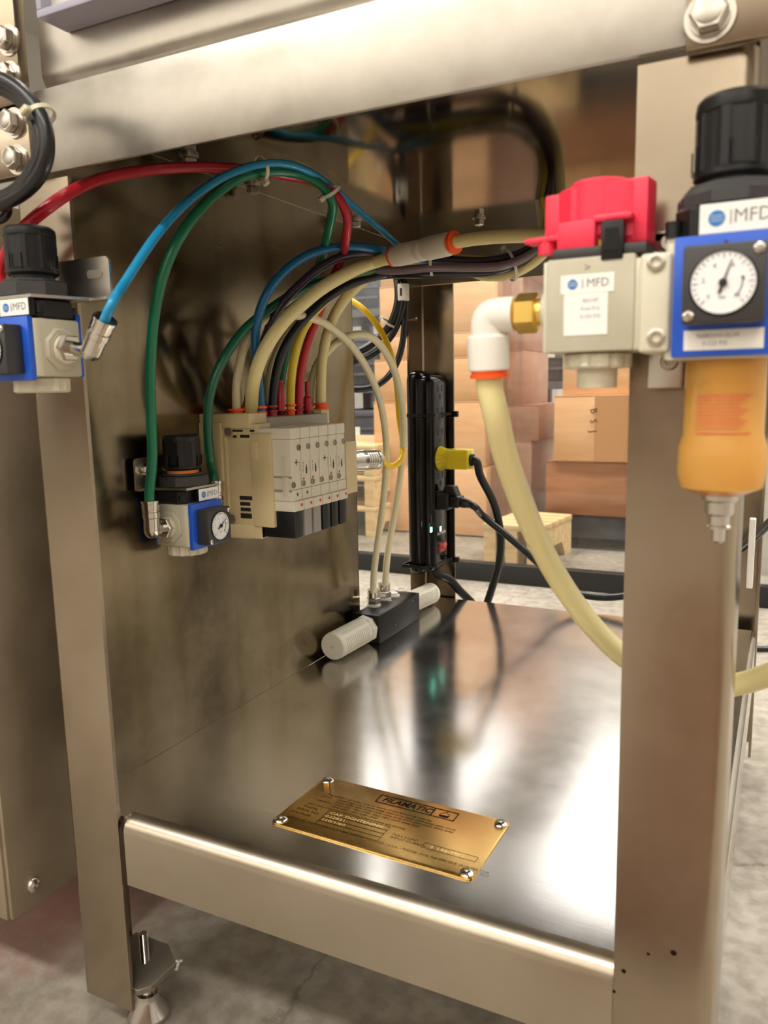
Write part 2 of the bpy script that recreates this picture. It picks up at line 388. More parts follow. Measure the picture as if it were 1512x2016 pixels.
# ------------------------------------------------------------------ the stainless table (one welded frame)
XL, WX, XR = 0.0, 0.4048, 0.4548          # left leg corner, right leg edge, right leg corner
YB = 0.668                                 # back of the table
ZS, ZLIP, ZR, ZT = 0.1907, 0.138, 0.6402, 0.690
tab = thing('machine_table', 'brushed stainless steel machine table with four angle legs, low shelf and side panel', 'table', (0.2, 0.3, 0))
def angle_leg(cx, cy, sx, sy, z0, z1, r=.004, w=.05, t=.003):
    """equal angle: corner at cx,cy, flanges running along sx*x and sy*y"""
    pts = [(0, r)]
    outer = [(r*(1-math.sin(a)), r*(1-math.cos(a))) for a in [PI/2*i/5 for i in range(6)]]   # rounded heel
    outer = [(r-r*math.cos(PI/2*i/5), r-r*math.sin(PI/2*i/5)) for i in range(6)]             # from (0,r) to (r,0)
    poly = outer + [(w, 0), (w, t), (t+.002, t), (t, t+.002), (t, w), (0, w)]
    poly = [(cx+sx*x, cy+sy*y) for x, y in poly]
    if sx*sy < 0: poly = poly[::-1]
    return MB().prism(poly, z0, z1)
leg_fl = angle_leg(XL, 0, 1, 1, .032, ZR-.003).build('leg', 'steel_z', tab, True)
leg_fr = angle_leg(XR, 0, -1, 1, .03, .6372, r=.009).build('leg', 'steel_z', tab, True)
leg_bl = angle_leg(XL, YB+.004, 1, -1, .03, ZR).build('leg', 'steel_z', tab, True)
leg_br = angle_leg(XR, YB+.03, -1, -1, .03, ZR).build('leg', 'steel_z', tab, True)
def leveling_foot(x, y, par):
    b = MB()
    b.lathe([(.0165, 0), (.0172, .002), (.0165, .005), (.009, .0165), (.0085, .022), (.0055, .0225), (.0055, .026), (.003, .0262)], 32, TR((x, y, 0)))
    b.ngon(.0075, 6, .026, .032, TR((x, y, 0)))
    for i in range(30): b.lathe([(.0030, 0), (.0036, .0006), (.0030, .0012)], 12, TR((x, y, .032+i*.0014)))
    b.build('leveling_foot', 'chrome', par, True)
b = MB()
for px, py, rr in ((1228, 1912, .0013), (1276, 1878, .0009), (1326, 1876, .0016), (1209, 1952, .0010)):
    MB().lathe([(rr, 0), (rr*.8, .0003), (.0001, .0004)], 14, TR(P(px, py, 'y', 0), frame((0, -1, 0), (1, 0, 0)))).build('stain_drop', 'goldink', leg_fr, True)
leveling_foot(.036, .030, leg_fl); leveling_foot(XR-.03, .03, leg_fr); leveling_foot(.03, YB-.03, leg_bl); leveling_foot(XR-.03, YB, leg_br)
# welded corner gusset low on the front left leg, with the nut plate above the foot
g = MB(); g.prism([(0, 0), (.050, 0), (.056, .008), (.056, .036), (.036, .050), (0, .050)], .044, .049, TR((.0035, .0035, 0)), .0006); g.build('gusset', 'darksteel', leg_fl, True)
# front rail, side and back aprons, top sheet
b = MB(); b.box((-.14, -.003, ZR), (XR+.08, .0, ZT+.001), .0008); b.box((-.14, -.0015, ZT-.0015), (XR+.08, .03, ZT+.0015), .001); b.build('front_rail', 'steel_x', tab, True)
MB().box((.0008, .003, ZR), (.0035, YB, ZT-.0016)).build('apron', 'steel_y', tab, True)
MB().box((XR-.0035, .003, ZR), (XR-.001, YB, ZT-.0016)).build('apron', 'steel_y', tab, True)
MB().box((.0035, YB-.003, ZR), (XR-.0035, YB, ZT-.0016)).build('apron', 'steel_x', tab, True)
MB().box((.0035, .031, ZT-.0015), (XR-.0035, YB-.003, ZT+.0015)).build('top_sheet', 'steel_top', tab, True)
# side panel (inside of the left legs) with its folded far edge
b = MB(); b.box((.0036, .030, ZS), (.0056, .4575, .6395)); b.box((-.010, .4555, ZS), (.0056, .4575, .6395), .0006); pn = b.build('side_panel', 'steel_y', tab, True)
# shelf: tray with rolled front edge and down-turned lips
def shelf():
    r = .0115; s = MB()
    def strip(prof, x0, x1, s=None):
        n = len(prof); vs = [(x0, y, z) for y, z in prof] + [(x1, y, z) for y, z in prof]
        s.geo(vs, [(i, i+1, n+i+1, n+i) for i in range(n-1)])
    top = [(YB-.006, ZS)] + [(.056, ZS)]
    roll = [(.0015+r-r*math.sin(PI/2*i/8), ZS-r+r*math.cos(PI/2*i/8)) for i in range(9)]
    full = roll + [(.0015, ZLIP), (.0035, ZLIP)] + [(.0035+(r-.002)*(1-math.cos(PI/2*i/6)) if False else .0035, ZS-r-.0)] + [(.010, ZS-.002)]
    lp = MB(); strip(full + [(.0015+r, ZS-.002)], .0535, WX-.0005, lp); s.box((.0534, .0015+r, ZS-.002), (WX-.0005, .0562, ZS-.00003))
    s.box((.006, .056, ZS-.002), (XR-.0068, YB-.006, ZS)); s.box((.0058, .0045, ZS-.002), (.0533, .0562, ZS-.00005))
    # right-hand rolled edge
    n = 8; prof = [(XR-.0068+.0055*math.sin(PI/2*i/n), ZS-.0055+.0055*math.cos(PI/2*i/n)) for i in range(n+1)] + [(XR-.0013, ZLIP), (XR-.0033, ZLIP), (XR-.0033, ZS-.006), (XR-.0068, ZS-.002)]
    m = len(prof); vs = [(x, .056, z) for x, z in prof] + [(x, YB-.006, z) for x, z in prof]
    s.geo(vs, [(i, i+1, m+i+1, m+i) for i in range(m-1)])
    # back lip
    s.box((.006, YB-.0065, ZLIP), (XR-.007, YB-.0045, ZS-.0003))
    sh = s.build('shelf', 'steel_shelf', tab, True, 50); lp.build('rolled_front_edge', 'steel_lip', sh, True, 60); return sh
shelf()
# hex bolts
def hexbolt(par, c, ax, r=.0065, washer=True, name='bolt', m='bolt', hh=.0055):
    T = TR(Vector(c), frame(ax)); b = MB()
    if washer:
        b.lathe([(r*1.42, 0), (r*1.42, .0014), (r*.8, .0014)], 28, T)
        b.lathe([(r*1.15, .0014), (r*1.15, .0028), (r*.8, .0028)], 28, T)
    z0 = .0028 if washer else 0
    b.ngon(r*1.08, 6, z0, z0+hh, T, random.random(), .0007)
    b.lathe([(r*.78, z0+hh), (r*.62, z0+hh+.0004)], 20, T)
    return b.build(name, m, par, True)
for x, y in ((372, 305), (497, 362), (700, 432)):
    c = P(x, y, 'z', ZT-.0015); hexbolt(tab, c, (0, 0, -1), .0055, True, hh=.006)
hexbolt(tab, P(943, 428, 'z', ZT-.0015), (0, 0, -1), .0055, True, hh=.006)
# splice plates with bolts over the left end of the rail
pl = MB().box((-.14, -.009, ZR-.0005), (.0285, -.0031, .6795), .0008).build('splice_plate', 'steel_z', tab, True)
pu = MB().box((-.14, -.011, .6825), (.0265, -.0031, .80), .0008).build('splice_plate', 'steel_z', tab, True)
for x, y, o_, yy in ((30, 243, pl, -.009), (37, 315, pl, -.009), (22, 152, pu, -.011), (19, 80, pu, -.011)):
    hexbolt(o_, P(x, y, 'y', yy), (0, -1, 0), .0066)
# right splice plate with one bolt
q = P(1349, 97, 'y', -.008)
pr = MB().box((q.x, -.008, q.z-.001), (XR+.10, -.0031, q.z+.09), .001).build('splice_plate', 'steel_z', tab, True)
hexbolt(pr, P(1398, 34, 'y', -.008), (0, -1, 0), .0072)

# housing standing on the table, with a rolled lower front edge
hs = thing('machine_housing', 'brushed stainless housing with rolled lower edge standing on the table rail', 'housing', (0.3, .1, ZT))
r = .012; prof = [(.45, ZT+.0018), (.004+r, ZT+.0018)] + [(.004+r-r*math.sin(PI/2*i/8), ZT+.0018+r-r*math.cos(PI/2*i/8)) for i in range(9)] + [(.004, 1.75), (.45, 1.75)]
b = MB(); n = len(prof)
b.geo([(.030, y, z) for y, z in prof] + [(.60, y, z) for y, z in prof], [(i, i+1, n+i+1, n+i) for i in range(n-1)] + [tuple(range(n)), tuple(range(2*n-1, n-1, -1)), (n-1, 0, n, 2*n-1)])
b.build('casing', 'steel_x', hs, True)
# pale lilac framed cover on the housing (top left corner of the view)
a = P(72, 36, 'y', -.02); cb = thing('control_cover', 'grey lilac plastic framed cover fixed to the housing above the rail', 'cover', (a.x, -.01, a.z))
b = MB(); x0, z0, x1, z1 = a.x, a.z, a.x+.17, a.z+.12; w = .0045
for lo, hi in (((x0, z0), (x1, z0+w)), ((x0, z1-w), (x1, z1)), ((x0, z0+w), (x0+w, z1-w)), ((x1-w, z0+w), (x1, z1-w))):
    b.box((lo[0], -.020, lo[1]), (hi[0], .0035, hi[1]), .0008)
b.build('cover_frame', 'lilac', cb, True)
MB().box((x0+w, -.012, z0+w), (x1-w, .0035, z1-w)).build('cover_sheet', 'screen', cb, True)

# steel cabinet left of the table
kb = thing('side_cabinet', 'dull stainless side cabinet hanging close beside the left table leg', 'cabinet', (-.1, .1, .09))
b = MB(); b.box((-.40, -.020, .091), (-.050, .42, .637), .0012); b.box((-.40, -.022, .091), (-.0535, -.0195, .637), .0006); b.build('cabinet_shell', 'steel_dull', kb, True)
c = P(65, 1742, 'x', -.05); T = TR(c, frame((1, 0, 0)))
b = MB(); b.lathe([(.0062, 0), (.0062, .0006), (.0055, .0022), (.004, .0036), (.0024, .0042), (.0022, .0022), (.0005, .0022)], 24, T); b.build('cabinet_bolt', 'bolt', kb, True)

# ------------------------------------------------------------------ air preparation hardware
def R3(z): return Matrix.Rotation(z, 3, 'Z')
def flutes(n, d, duty=.55):
    def f(a, z):
        t = (a*n/(2*PI)) % 1.0
        return -d if t < duty else 0.0
    return f
def knob(par, z, r, h, name='knob'):
    fl = flutes(8, r*.05, .62)
    b = MB(); b.lathe([(r*.90, z), (r, z+h*.05), (r, z+h*.12)], 64)
    b.lathe([(r, z+h*.10), (r, z+h*.80)], 64, rf=fl, cap=False)
    b.lathe([(r*.985, z+h*.80), (r, z+h*.84), (r*.97, z+h*.95), (r*.88, z+h), (r*.3, z+h*1.0)], 64)
    o = b.build(name, 'black', par, ang=30)
    # slotted locking tabs
    s = MB()
    for k in range(4):
        T = TR((0, 0, 0), R3(k*PI/2-PI/2+.25)); e = .0004
        for lo, hi in (((r*.985, -r*.28, z+h*.14), (r+e, -r*.24, z+h*.42)), ((r*.985, r*.24, z+h*.14), (r+e, r*.28, z+h*.42)), ((r*.985, -r*.28, z+h*.12), (r+e, r*.28, z+h*.15))):
            s.box(lo, hi, T=T)
    s.build('knob_slot', 'gloss', o)
    return o
def gauge(par, y, cx, cz, s, ang):
    """square pressure gauge, face turned to -y"""
    d = .0125*s/.0145
    g = MB().box((cx-s, y-d, cz-s), (cx+s, y, cz+s), .0012).build('gauge', 'blackgrey', par)
    yf = y-d; Rm = frame((0, -1, 0), (1, 0, 0))
    T = TR((cx, yf, cz), Rm); R = s*.80
    MB().lathe([(R*1.04, 0), (R*1.04, .0006), (R*.98, .0010), (R*.98, .0004)], 40, T, cap=False).build('gauge_rim', 'black', g)
    MB().lathe([(R, 0), (R, .0005)], 40, T).build('gauge_dial', 'dial', g)
    t = MB(); 
    for i in range(25):
        a = math.radians(225-270*i/24); L = .16 if i % 4 == 0 else .09
        t.box((R*(.92-L), -R*.012, .0005), (R*.92, R*.012, .0007), T=T @ Matrix.Rotation(a, 4, 'Z'))
    for i in range(10):
        a = math.radians(-45+60*i/9.0); t.box((R*.55, -R*.02, .0005), (R*.60, R*.02, .0007), T=T @ Matrix.Rotation(a, 4, 'Z'))
    t.build('gauge_scale', 'ink', g)
    for i in range(6):
        a = math.radians(225-270*i/5); letters(str(i*2), R*.15, T @ Matrix.Translation((R*.60*math.cos(a), R*.60*math.sin(a), .0007)), 'ink', g, res=1)
    letters('bar', R*.12, T @ Matrix.Translation((0, -R*.45, .0007)), 'ink', g, res=1)
    nd = MB(); A = T @ Matrix.Rotation(math.radians(ang), 4, 'Z')
    nd.prism([(-R*.35, -R*.05), (-R*.1, -R*.035), (R*.75, -R*.012), (R*.75, R*.012), (-R*.1, R*.035), (-R*.35, R*.05)], .0008, .0011, A)
    nd.lathe([(R*.13, .0008), (R*.13, .0018), (R*.08, .0022)], 16, T); nd.build('gauge_needle', 'ink', g)
    for sx, sz in ((.82, .80), (-.82, -.80)):
        MB().lathe([(s*.14, 0), (s*.14, .0006), (s*.07, .0010), (s*.03, .0006)], 16, TR((cx+sx*s, yf, cz+sz*s), Rm)).build('gauge_screw', 'chrome', g)
    return g
def sticker(par, T, w, h, t=.0004, name='sticker'):
    return MB().box((-w/2, -h/2, 0), (w/2, h/2, t), .0001, 1, T).build(name, 'paper', par)
def mfd(par, T, w, h):
    s = sticker(par, T, w, h); r = h*.27
    Tt = T @ Matrix.Translation((-w*.27, 0, .0004))
    MB().lathe([(r, 0), (r, .0002)], 24, Tt).build('logo_disc', 'blueink', s)
    b = MB()
    for i in range(3): b.box((-r*.75, -r*.33+i*r*.33-.00008, .0002), (r*.75, -r*.33+i*r*.33+.00008, .0003), T=Tt)
    b.build('logo_lines', 'paper', s)
    MB().box((-w*.09, -h*.24, .0004), (-w*.075, h*.24, .0006), T=T).build('logo_rule', 'greyink', s)
    letters('MFD', h*.46, T @ Matrix.Translation((w*.20, 0, .0005)), 'greyink', s, sx=.95)
    return s
def elbow_fitting(name, label, base, out, updir, tube_len=.028, nut=.0085, r=.0062, arm=.017):
    """nickel push-in elbow: hex nut at base, short arm along `out`, barrel along `updir`"""
    base, out, updir = Vector(base), Vector(out).normalized(), Vector(updir).normalized()
    e = thing(name, label, 'fitting', base)
    T = TR(base, frame(out)); c = base + out*arm
    b = MB(); b.ngon(nut, 6, 0, .005, T, 0, .0006); b.build('hex_nut', 'chrome', e, True)
    b = MB(); b.cyl(base+out*.005, c, .0045); b.lathe([(0.0001, -r), (r*.5, -r*.87), (r*.87, -r*.5), (r, 0)], 24, TR(c, frame(updir)))
    b.cyl(c, c+updir*.010, r); b.build('elbow_body', 'chrome', e, True)
    b = MB(); U = TR(c+updir*.010, frame(updir)); L = tube_len-.010
    b.lathe([(r, 0), (r*1.1, .0006), (r*1.1, L*.35), (r*1.02, L*.38), (r*1.02, L*.48), (r*1.1, L*.5), (r*1.1, L*.85), (r*1.18, L*.87), (r*1.18, L), (r*.7, L)], 28, U)
    b.build('push_collar', 'chrome', e, True)
    return e, c+updir*tube_len
def regulator(name, label, T, ports=(1,), needle=50, ring=False, bracket='wide', Hb=.0345):
    t = thing(name, label, 'regulator', T); w = .020; d = .015
    MB().box((-w, -d, 0), (w, d, Hb), .0018).build('body', 'beige', t)
    for sx in (-1, 1):                                           # octagonal port boss
        b = MB(); A = TR((sx*w, 0, Hb*.47), frame((sx, 0, 0), (0, 0, 1)))
        b.ngon(.0135, 8, -.001, .0022, A, PI/8, .001); b.ngon(.0105, 8, .0022, .0026, A, PI/8); b.build('port_boss', 'beige', t)
        MB().lathe([(.0085, .0026), (.0085, .0042), (.0070, .0050)], 24, A).build('port_ring', 'ivory', t)
    MB().box((-w+.0003, -d-.0042, .0004), (w-.0003, -d+.001, Hb-.0005), .0006).build('front_trim', 'ivory', t)
    MB().box((-w+.0008, -d-.0080, -.0022), (w-.0008, -d-.0042, Hb+.0005), .0006).build('front_plate', 'blue', t)
    MB().box((-w+.002, d-.001, .0), (w-.002, d+.003, Hb+.004), .0006).build('back_plate', 'blue', t)
    b = MB(); b.prism([(-w, -d+.005), (-w+.005, -d), (w-.005, -d), (w, -d+.005), (w, d-.005), (w-.005, d), (-w+.005, d), (-w, d-.005)], Hb, Hb+.0115, bev=.0014)
    for sx in (-1, 1):
        for sy in (-1, 1): b.lathe([(.0030, Hb+.003), (.0030, Hb+.0075), (.0014, Hb+.0075)], 14, TR((sx*(w-.003), sy*(d-.003), 0)))
    b.build('bonnet', 'black', t)
    zb = Hb+.0115
    if bracket:
        b = MB(); xr = .044 if bracket == 'wide' else .032; xl = -.030 if bracket == 'wide' else -.034
        b.prism([(-.019, -.019), (.019, -.019), (.030, d+.0), (xr, d), (xr, d+.005), (xl, d+.005), (xl, d), (-.024, d)], zb, zb+.0018)
        # upright tab with rounded corners and slotted holes
        h = .026; R = .0035; y0 = d+.004
        arc = lambda cx, cz, a0: [(cx+R*math.cos(a0+PI/2*i/5), cz+R*math.sin(a0+PI/2*i/5)) for i in range(6)]
        poly = [(xr, 0)] + arc(xr-R, h-R, 0) + arc(xl+R, h-R, PI/2) + [(xl, 0)]
        A = TR((0, y0+.0018, zb), frame((0, -1, 0), (1, 0, 0)))
        b.prism(poly, 0, .0018, A)
        br = b.build('bracket', 'bolt', t)
        for cx in ((xr-.012), (xl+.010)):
            s = MB(); sl = [(cx+.004+.0026*math.cos(-PI/2+PI*i/8), h*.62+.0026*math.sin(-PI/2+PI*i/8)) for i in range(9)] + [(cx-.004+.0026*math.cos(PI/2+PI*i/8), h*.62+.0026*math.sin(PI/2+PI*i/8)) for i in range(9)]
            s.prism(sl, .0018, .0021, A); s.build('slot', 'darksteel', br)
        if bracket != 'wide':
            for cx in (xl+.010, xr-.010):
                k = MB(); A2 = A @ Matrix.Translation((cx, h*.62, .0018))
                k.lathe([(.0052, 0), (.0052, .0012), (.0044, .0012), (.0044, .0024), (.0030, .0024)], 20, A2); k.ngon(.0040, 6, .0024, .0056, A2, .3, .0004); k.lathe([(.0022, .0056), (.0022, .0085)], 12, A2); k.build('bracket_bolt', 'chrome', br)
        zb += .0018
    b = MB(); b.ngon(.0207, 8, zb, zb+.0085, None, PI/8, .0006); b.prism([(x*.0175, y*.0175) for x, y in [(math.cos(2*PI*i/8+PI/8), math.sin(2*PI*i/8+PI/8)) for i in range(8)]], zb+.0085, zb+.0105, bev=.0006); b.build('collar_nut', 'blackgrey', t)
    MB().lathe([(.0128, zb+.0105), (.0128, zb+.0135)], 32).build('lock_ring', 'amberorange' if ring else 'black', t)
    knob(t, zb+.013, .0152, .0285)
    fl = flutes(12, .0011, .5)
    MB().lathe([(.0150, -.0095), (.0165, -.0085), (.0165, -.0010), (.0150, 0)], 72, rf=fl).build('bottom_cap', 'ivory', t)
    gauge(t, -d-.0080, 0, Hb*.46, .0143, needle)
    MB().box((-.006, -d-.0052, Hb+.0012), (.0185, -d-.001, Hb+.0112), .0005).build('label_pad', 'black', t)
    mfd(t, face_T((.006, -d-.0053, Hb+.0062), (1, 0, 0), (0, 0, 1)), .0245, .0095)
    return t

# left regulator, hung from the front left leg
zl = P(85, 741, 'y', -.0575).z
LR = Matrix.Translation((.0553, -.038, zl))
regulator('pressure_regulator', 'air regulator with black knob on the front left leg, blue tube at its elbow', LR, needle=-20)
pb = LR @ Vector((.0235, 0, .0175)); kn = P(179, 692, 'y', pb.y); E1D = (P(208, 626, 'y', pb.y-.001)-kn).normalized()
e1, e1end = elbow_fitting('elbow_fitting', 'nickel elbow with blue tube on the regulator at the left leg', pb, kn-pb, E1D, .0235, arm=(kn-pb).length)
pb0 = LR @ Vector((-.0235, 0, .0175))
e0, e0end = elbow_fitting('elbow_fitting', 'nickel elbow with red tube behind the regulator at the left leg', pb0, (-1, 0, 0), (.05, .25, 1), .0235)
# middle regulator on the side panel, front turned to the right
km = P(362, 912, 'x', .034); zm = P(372, 1078, 'x', .049).z
MR = TR((.0312, km.y+.0015, zm), R3(PI/2))
regulator('pressure_regulator', 'air regulator with orange ring under its knob, bolted to the side panel', MR, needle=35, ring=True, bracket='narrow')
pb2 = MR @ Vector((-.0235, 0, .0162))
e2, e2end = elbow_fitting('elbow_fitting', 'nickel elbow at the near side of the regulator on the side panel', pb2, (0, -1, 0), (0, 0, 1), .024, arm=.0165)
pb3 = MR @ Vector((.0235, 0, .0162))
e3, e3end = elbow_fitting('elbow_fitting', 'nickel elbow at the far side of the regulator, next to the cream valve block', pb3, (0, 1, 0), (-.05, .1, 1), .030)

# shut-off valve and filter regulator on the front right leg
ax = P(1437, 545, 'y', -.0245); zb0 = P(1345, 703, 'y', -.048).z
FR = Matrix.Translation((ax.x, -.0245, zb0))
fr = thing('filter_regulator', 'filter regulator with amber bowl and black knob on the front right leg', 'filter', FR)
Hb = .046; w = .0205; d = .018
MB().box((-w-.003, -d, -.001), (w+.003, d, Hb), .0018).build('body', 'beige', fr)
MB().box((-w-.0015, -d-.002, -.001), (w+.0015, -d+.001, Hb-.001), .0006).build('front_trim', 'ivory', fr)
MB().box((-w+.0012, -d-.005, 0), (w, -d-.002, Hb+.0005), .0006).build('front_plate', 'blue', fr)
b = MB(); b.prism([(-.0015, 0), (.0015, 0), (.0, .0022)], 0, .0003, face_T((-.001, -d-.005, Hb-.0035), (0, 0, -1), (1, 0, 0))); b.build('flow_arrow', 'ink', fr)
gauge(fr, -d-.005, 0, .0265, .0145, 72)
s = sticker(fr, face_T((0, -d-.0051, .0063), (1, 0, 0), (0, 0, 1)), .029, .0078)
letters('NAR2000-02-M', .0017, face_T((-.002, -d-.0056, .0078), (1, 0, 0), (0, 0, 1)), 'greyink', s, res=1)
letters('0-125 PSI', .0017, face_T((-.003, -d-.0056, .0049), (1, 0, 0), (0, 0, 1)), 'greyink', s, res=1)
b = MB(); b.prism([(-w, -d+.006), (-w+.006, -d), (w-.006, -d), (w, -d+.006), (w, d-.006), (w-.006, d), (-w+.006, d), (-w, d-.006)], Hb, Hb+.013, bev=.0014)
for sx in (-1, 1): b.lathe([(.0032, Hb+.002), (.0032, Hb+.008), (.0015, Hb+.008)], 14, TR((sx*(w+.0005), -d+.004, 0)))
b.build('bonnet', 'black', fr)
MB().lathe([(.0215, Hb+.013), (.0215, Hb+.0175), (.0185, Hb+.0215), (.017, Hb+.022)], 10).build('collar_nut', 'blackgrey', fr)
MB().lathe([(.0135, Hb+.022), (.0135, Hb+.024)], 32).build('lock_ring', 'black', fr)
knob(fr, Hb+.0235, .0157, .032)
mfd(fr, face_T((.003, -d-.0022, Hb+.0066), (1, 0, 0), (0, 0, 1)), .0272, .0112)
bowl = MB().lathe([(.0158, 0), (.0160, -.020), (.0160, -.032), (.0176, -.037), (.0180, -.048), (.0165, -.0545), (.010, -.0575), (.0096, -.0575), (.0155, -.053), (.0164, -.048), (.0160, -.038), (.0145, -.032), (.0145, 0)], 40, cap=False).build('bowl', 'amber', fr)
MB().lathe([(.0085, -.001), (.0095, -.004), (.0095, -.022), (.0105, -.024), (.0105, -.033), (.0060, -.036)], 28).build('filter_element', 'amberliq', bowl)
# printed warning panel on the bowl
b = MB(); R = .01625
def curved(mb, a0, a1, z0, z1, R, n=12):
    vs = []; 
    for i in range(n+1):
        a = a0+(a1-a0)*i/n; vs += [(R*math.cos(a), R*math.sin(a), z0), (R*math.cos(a), R*math.sin(a), z1)]
    mb.geo(vs, [(2*i, 2*i+2, 2*i+3, 2*i+1) for i in range(n)])
for i in range(9): curved(b, -PI/2-.75+.1, -PI/2+.55+.1-.1*(i % 3), -.0165-i*.0015, -.0172-i*.0015, R)
for z in (-.0150, -.0305): curved(b, -PI/2-.75+.1, -PI/2+.65+.1, z, z-.0008, R)
b.build('warning_print', 'warn', bowl)
b = MB(); b.lathe([(.0075, -.0575), (.0075, -.060), (.0060, -.061), (.0060, -.066), (.0045, -.067), (.0045, -.071), (.0050, -.0715), (.0050, -.0725), (.0028, -.073), (.0028, -.078), (.0016, -.079)], 20); b.build('drain_cock', 'chrome', fr)

vx = P(1160, 600, 'y', -.043).x
vt = P(1160, 505, 'y', -.043).z; vb = P(1160, 692, 'y', -.043).z; vh = vt-vb
SV = Matrix.Translation((vx, -.0245, vb)); w = .0185
sv = thing('shutoff_valve', 'pale shut-off valve with red handle left of the filter regulator', 'valve', SV)
b = MB(); b.box((-w, -w, 0), (w, w, vh), .001); b.build('body', 'beige', sv)
b = MB(); b.box((-w-.002, -w+.0025, .0), (-w+.0005, w-.002, vh-.0005), .0005); b.build('side_trim', 'ivory', sv)
b = MB(); b.box((w-.0005, -w+.001, .0), (w+.0062, w-.002, vh-.002), .0008); b.build('side_trim', 'ivory', sv)
letters('>', .0035, face_T((-.001, -w-.0002, vh-.0045), (1, 0, 0), (0, 0, 1)), 'ltgrey', sv, name='flow_arrow')
MB().box((-w+.002, -w+.002, vh), (w+.004, w-.002, vh+.0045), .0008).build('cap', 'blackgrey', sv)
b = MB(); b.box((.0045, -w-.0008, vh-.002), (.0135, -w+.007, vh+.0135), .0006); tabm = b.build('lock_tab', 'black', sv)
MB().box((.0062, -w-.0012, vh+.0015), (.0118, -w+.003, vh+.0105)).build('lock_hole', 'gloss', tabm)
MB().lathe([(.0115, vh+.0045), (.0115, vh+.0085)], 32).build('position_ring', 'ycable', sv)
# red T-shaped handle: hub, two wings, small tab at lower left
b = MB(); z0 = vh+.0085; hz = .0245
hub = [(.0132*math.cos(2*PI*i/28), .0132*math.sin(2*PI*i/28)) for i in range(28)]
b.prism(hub, z0, z0+hz, bev=.0012)
Rh = TR((0, 0, 0), R3(math.radians(-8)))
b.box((-.0235, -.0060, z0-.004), (-.006, .0060, z0+hz-.0028), .0012, 2, Rh); b.box((.006, -.0065, z0-.003), (.0225, .0065, z0+hz-.0012), .0012, 2, Rh)
b.prism([(-.0165, -.0062), (-.009, -.0115), (.009, -.0115), (.0165, -.0066), (.0165, .0066), (.009, .0115), (-.009, .0115), (-.0165, .0062)], z0-.001, z0+hz-.002, Rh, .001)
b.box((-.0135, -.016, z0-.005), (.0035, -.004, z0+hz*.30), .001, 2, Rh); b.box((.0, -.0165, z0+hz*.22), (.0165, -.006, z0+hz*.36), .0016, 2)
b.box((-.031, -.011, z0+.001), (-.012, -.002, z0+.0035), .0008, 2, Rh); b.cyl(Rh @ Vector((-.0215, -.0065, z0-.004)), Rh @ Vector((-.0215, -.0065, z0+.002)), .0042)
b.build('handle', 'red', sv)
mfd(sv, face_T((-.001, -w, vh*.72), (1, 0, 0), (0, 0, 1)), .0225, .0078)
s = sticker(sv, face_T((-.0015, -w+.0001, vh*.40), (1, 0, 0), (0, 0, 1)), .0185, .0175)
for i, tx in enumerate(('420147', 'Vent Pos', '0-150 PSI')):
    letters(tx, .0016, face_T((0.0005, -w-.0004, vh*.40+.0055-i*.0033), (1, 0, 0), (0, 0, 1)), 'greyink', s, res=1)
fl = flutes(12, .0011, .5)
MB().lathe([(.0140, -.007), (.0150, -.006), (.0150, -.0010), (.0135, 0)], 72, rf=fl).build('bottom_cap', 'ivory', sv)
MB().lathe([(.0085, -.0155), (.0088, -.015), (.0088, -.007)], 32).build('exhaust_nub', 'ivory', sv)
# port nut on the left side
b = MB(); A = TR((-w-.002, 0, vh*.49), frame((-1, 0, 0), (0, 0, 1))); b.lathe([(.0100, 0), (.0095, .003), (.0075, .0042)], 28, A); b.build('port_boss', 'ivory', sv)
# spacer bracket joining valve and filter
xs = (vx+w+.0064, ax.x-.0205-.0035)
sp = thing('joining_bracket', 'pale joining bracket with two socket screws between red handled valve and filter', 'bracket', ((xs[0]+xs[1])/2, -.03, vb))
cx = P(1290, 590, 'y', -.046).x
b = MB(); b.box((cx-.0062, -.047, P(1290, 694, 'y', -.047).z), (cx+.0060, -.006, P(1290, 497, 'y', -.047).z), .0016, 3); b.build('spacer_body', 'ivory', sp, True)
for py in (516, 664):
    c = P(1292, py, 'y', -.047); T = TR(c, frame((0, -1, 0)))
    b = MB(); b.lathe([(.0036, -.001), (.0036, .0010), (.0030, .0012), (.0020, .0012), (.0018, -.0004), (.0003, -.0004)], 24, T); b.build('socket_screw', 'bolt', sp, True)
b = MB(); zt_, zb_ = P(1305, 455, 'y', -.012).z, P(1305, 765, 'y', -.012).z; bx = P(1313, 600, 'y', -.012).x
b.box((bx-.0075, -.0125, zb_), (bx+.008, -.0095, zt_), .001); b.box((bx-.0075, -.0125, zt_-.004), (bx+.008, -.0032, zt_)); bk = b.build('mounting_plate', 'bolt', sp, True)
for py in (478, 712):
    c = P(1318, py, 'y', -.0125); T = TR(c, frame((0, -1, 0))); b = MB(); b.lathe([(.0040, 0), (.0040, .0006), (.0032, .0025), (.0016, .0025), (.0014, .001), (.0003, .001)], 20, T); b.build('screw', 'bolt', bk, True)

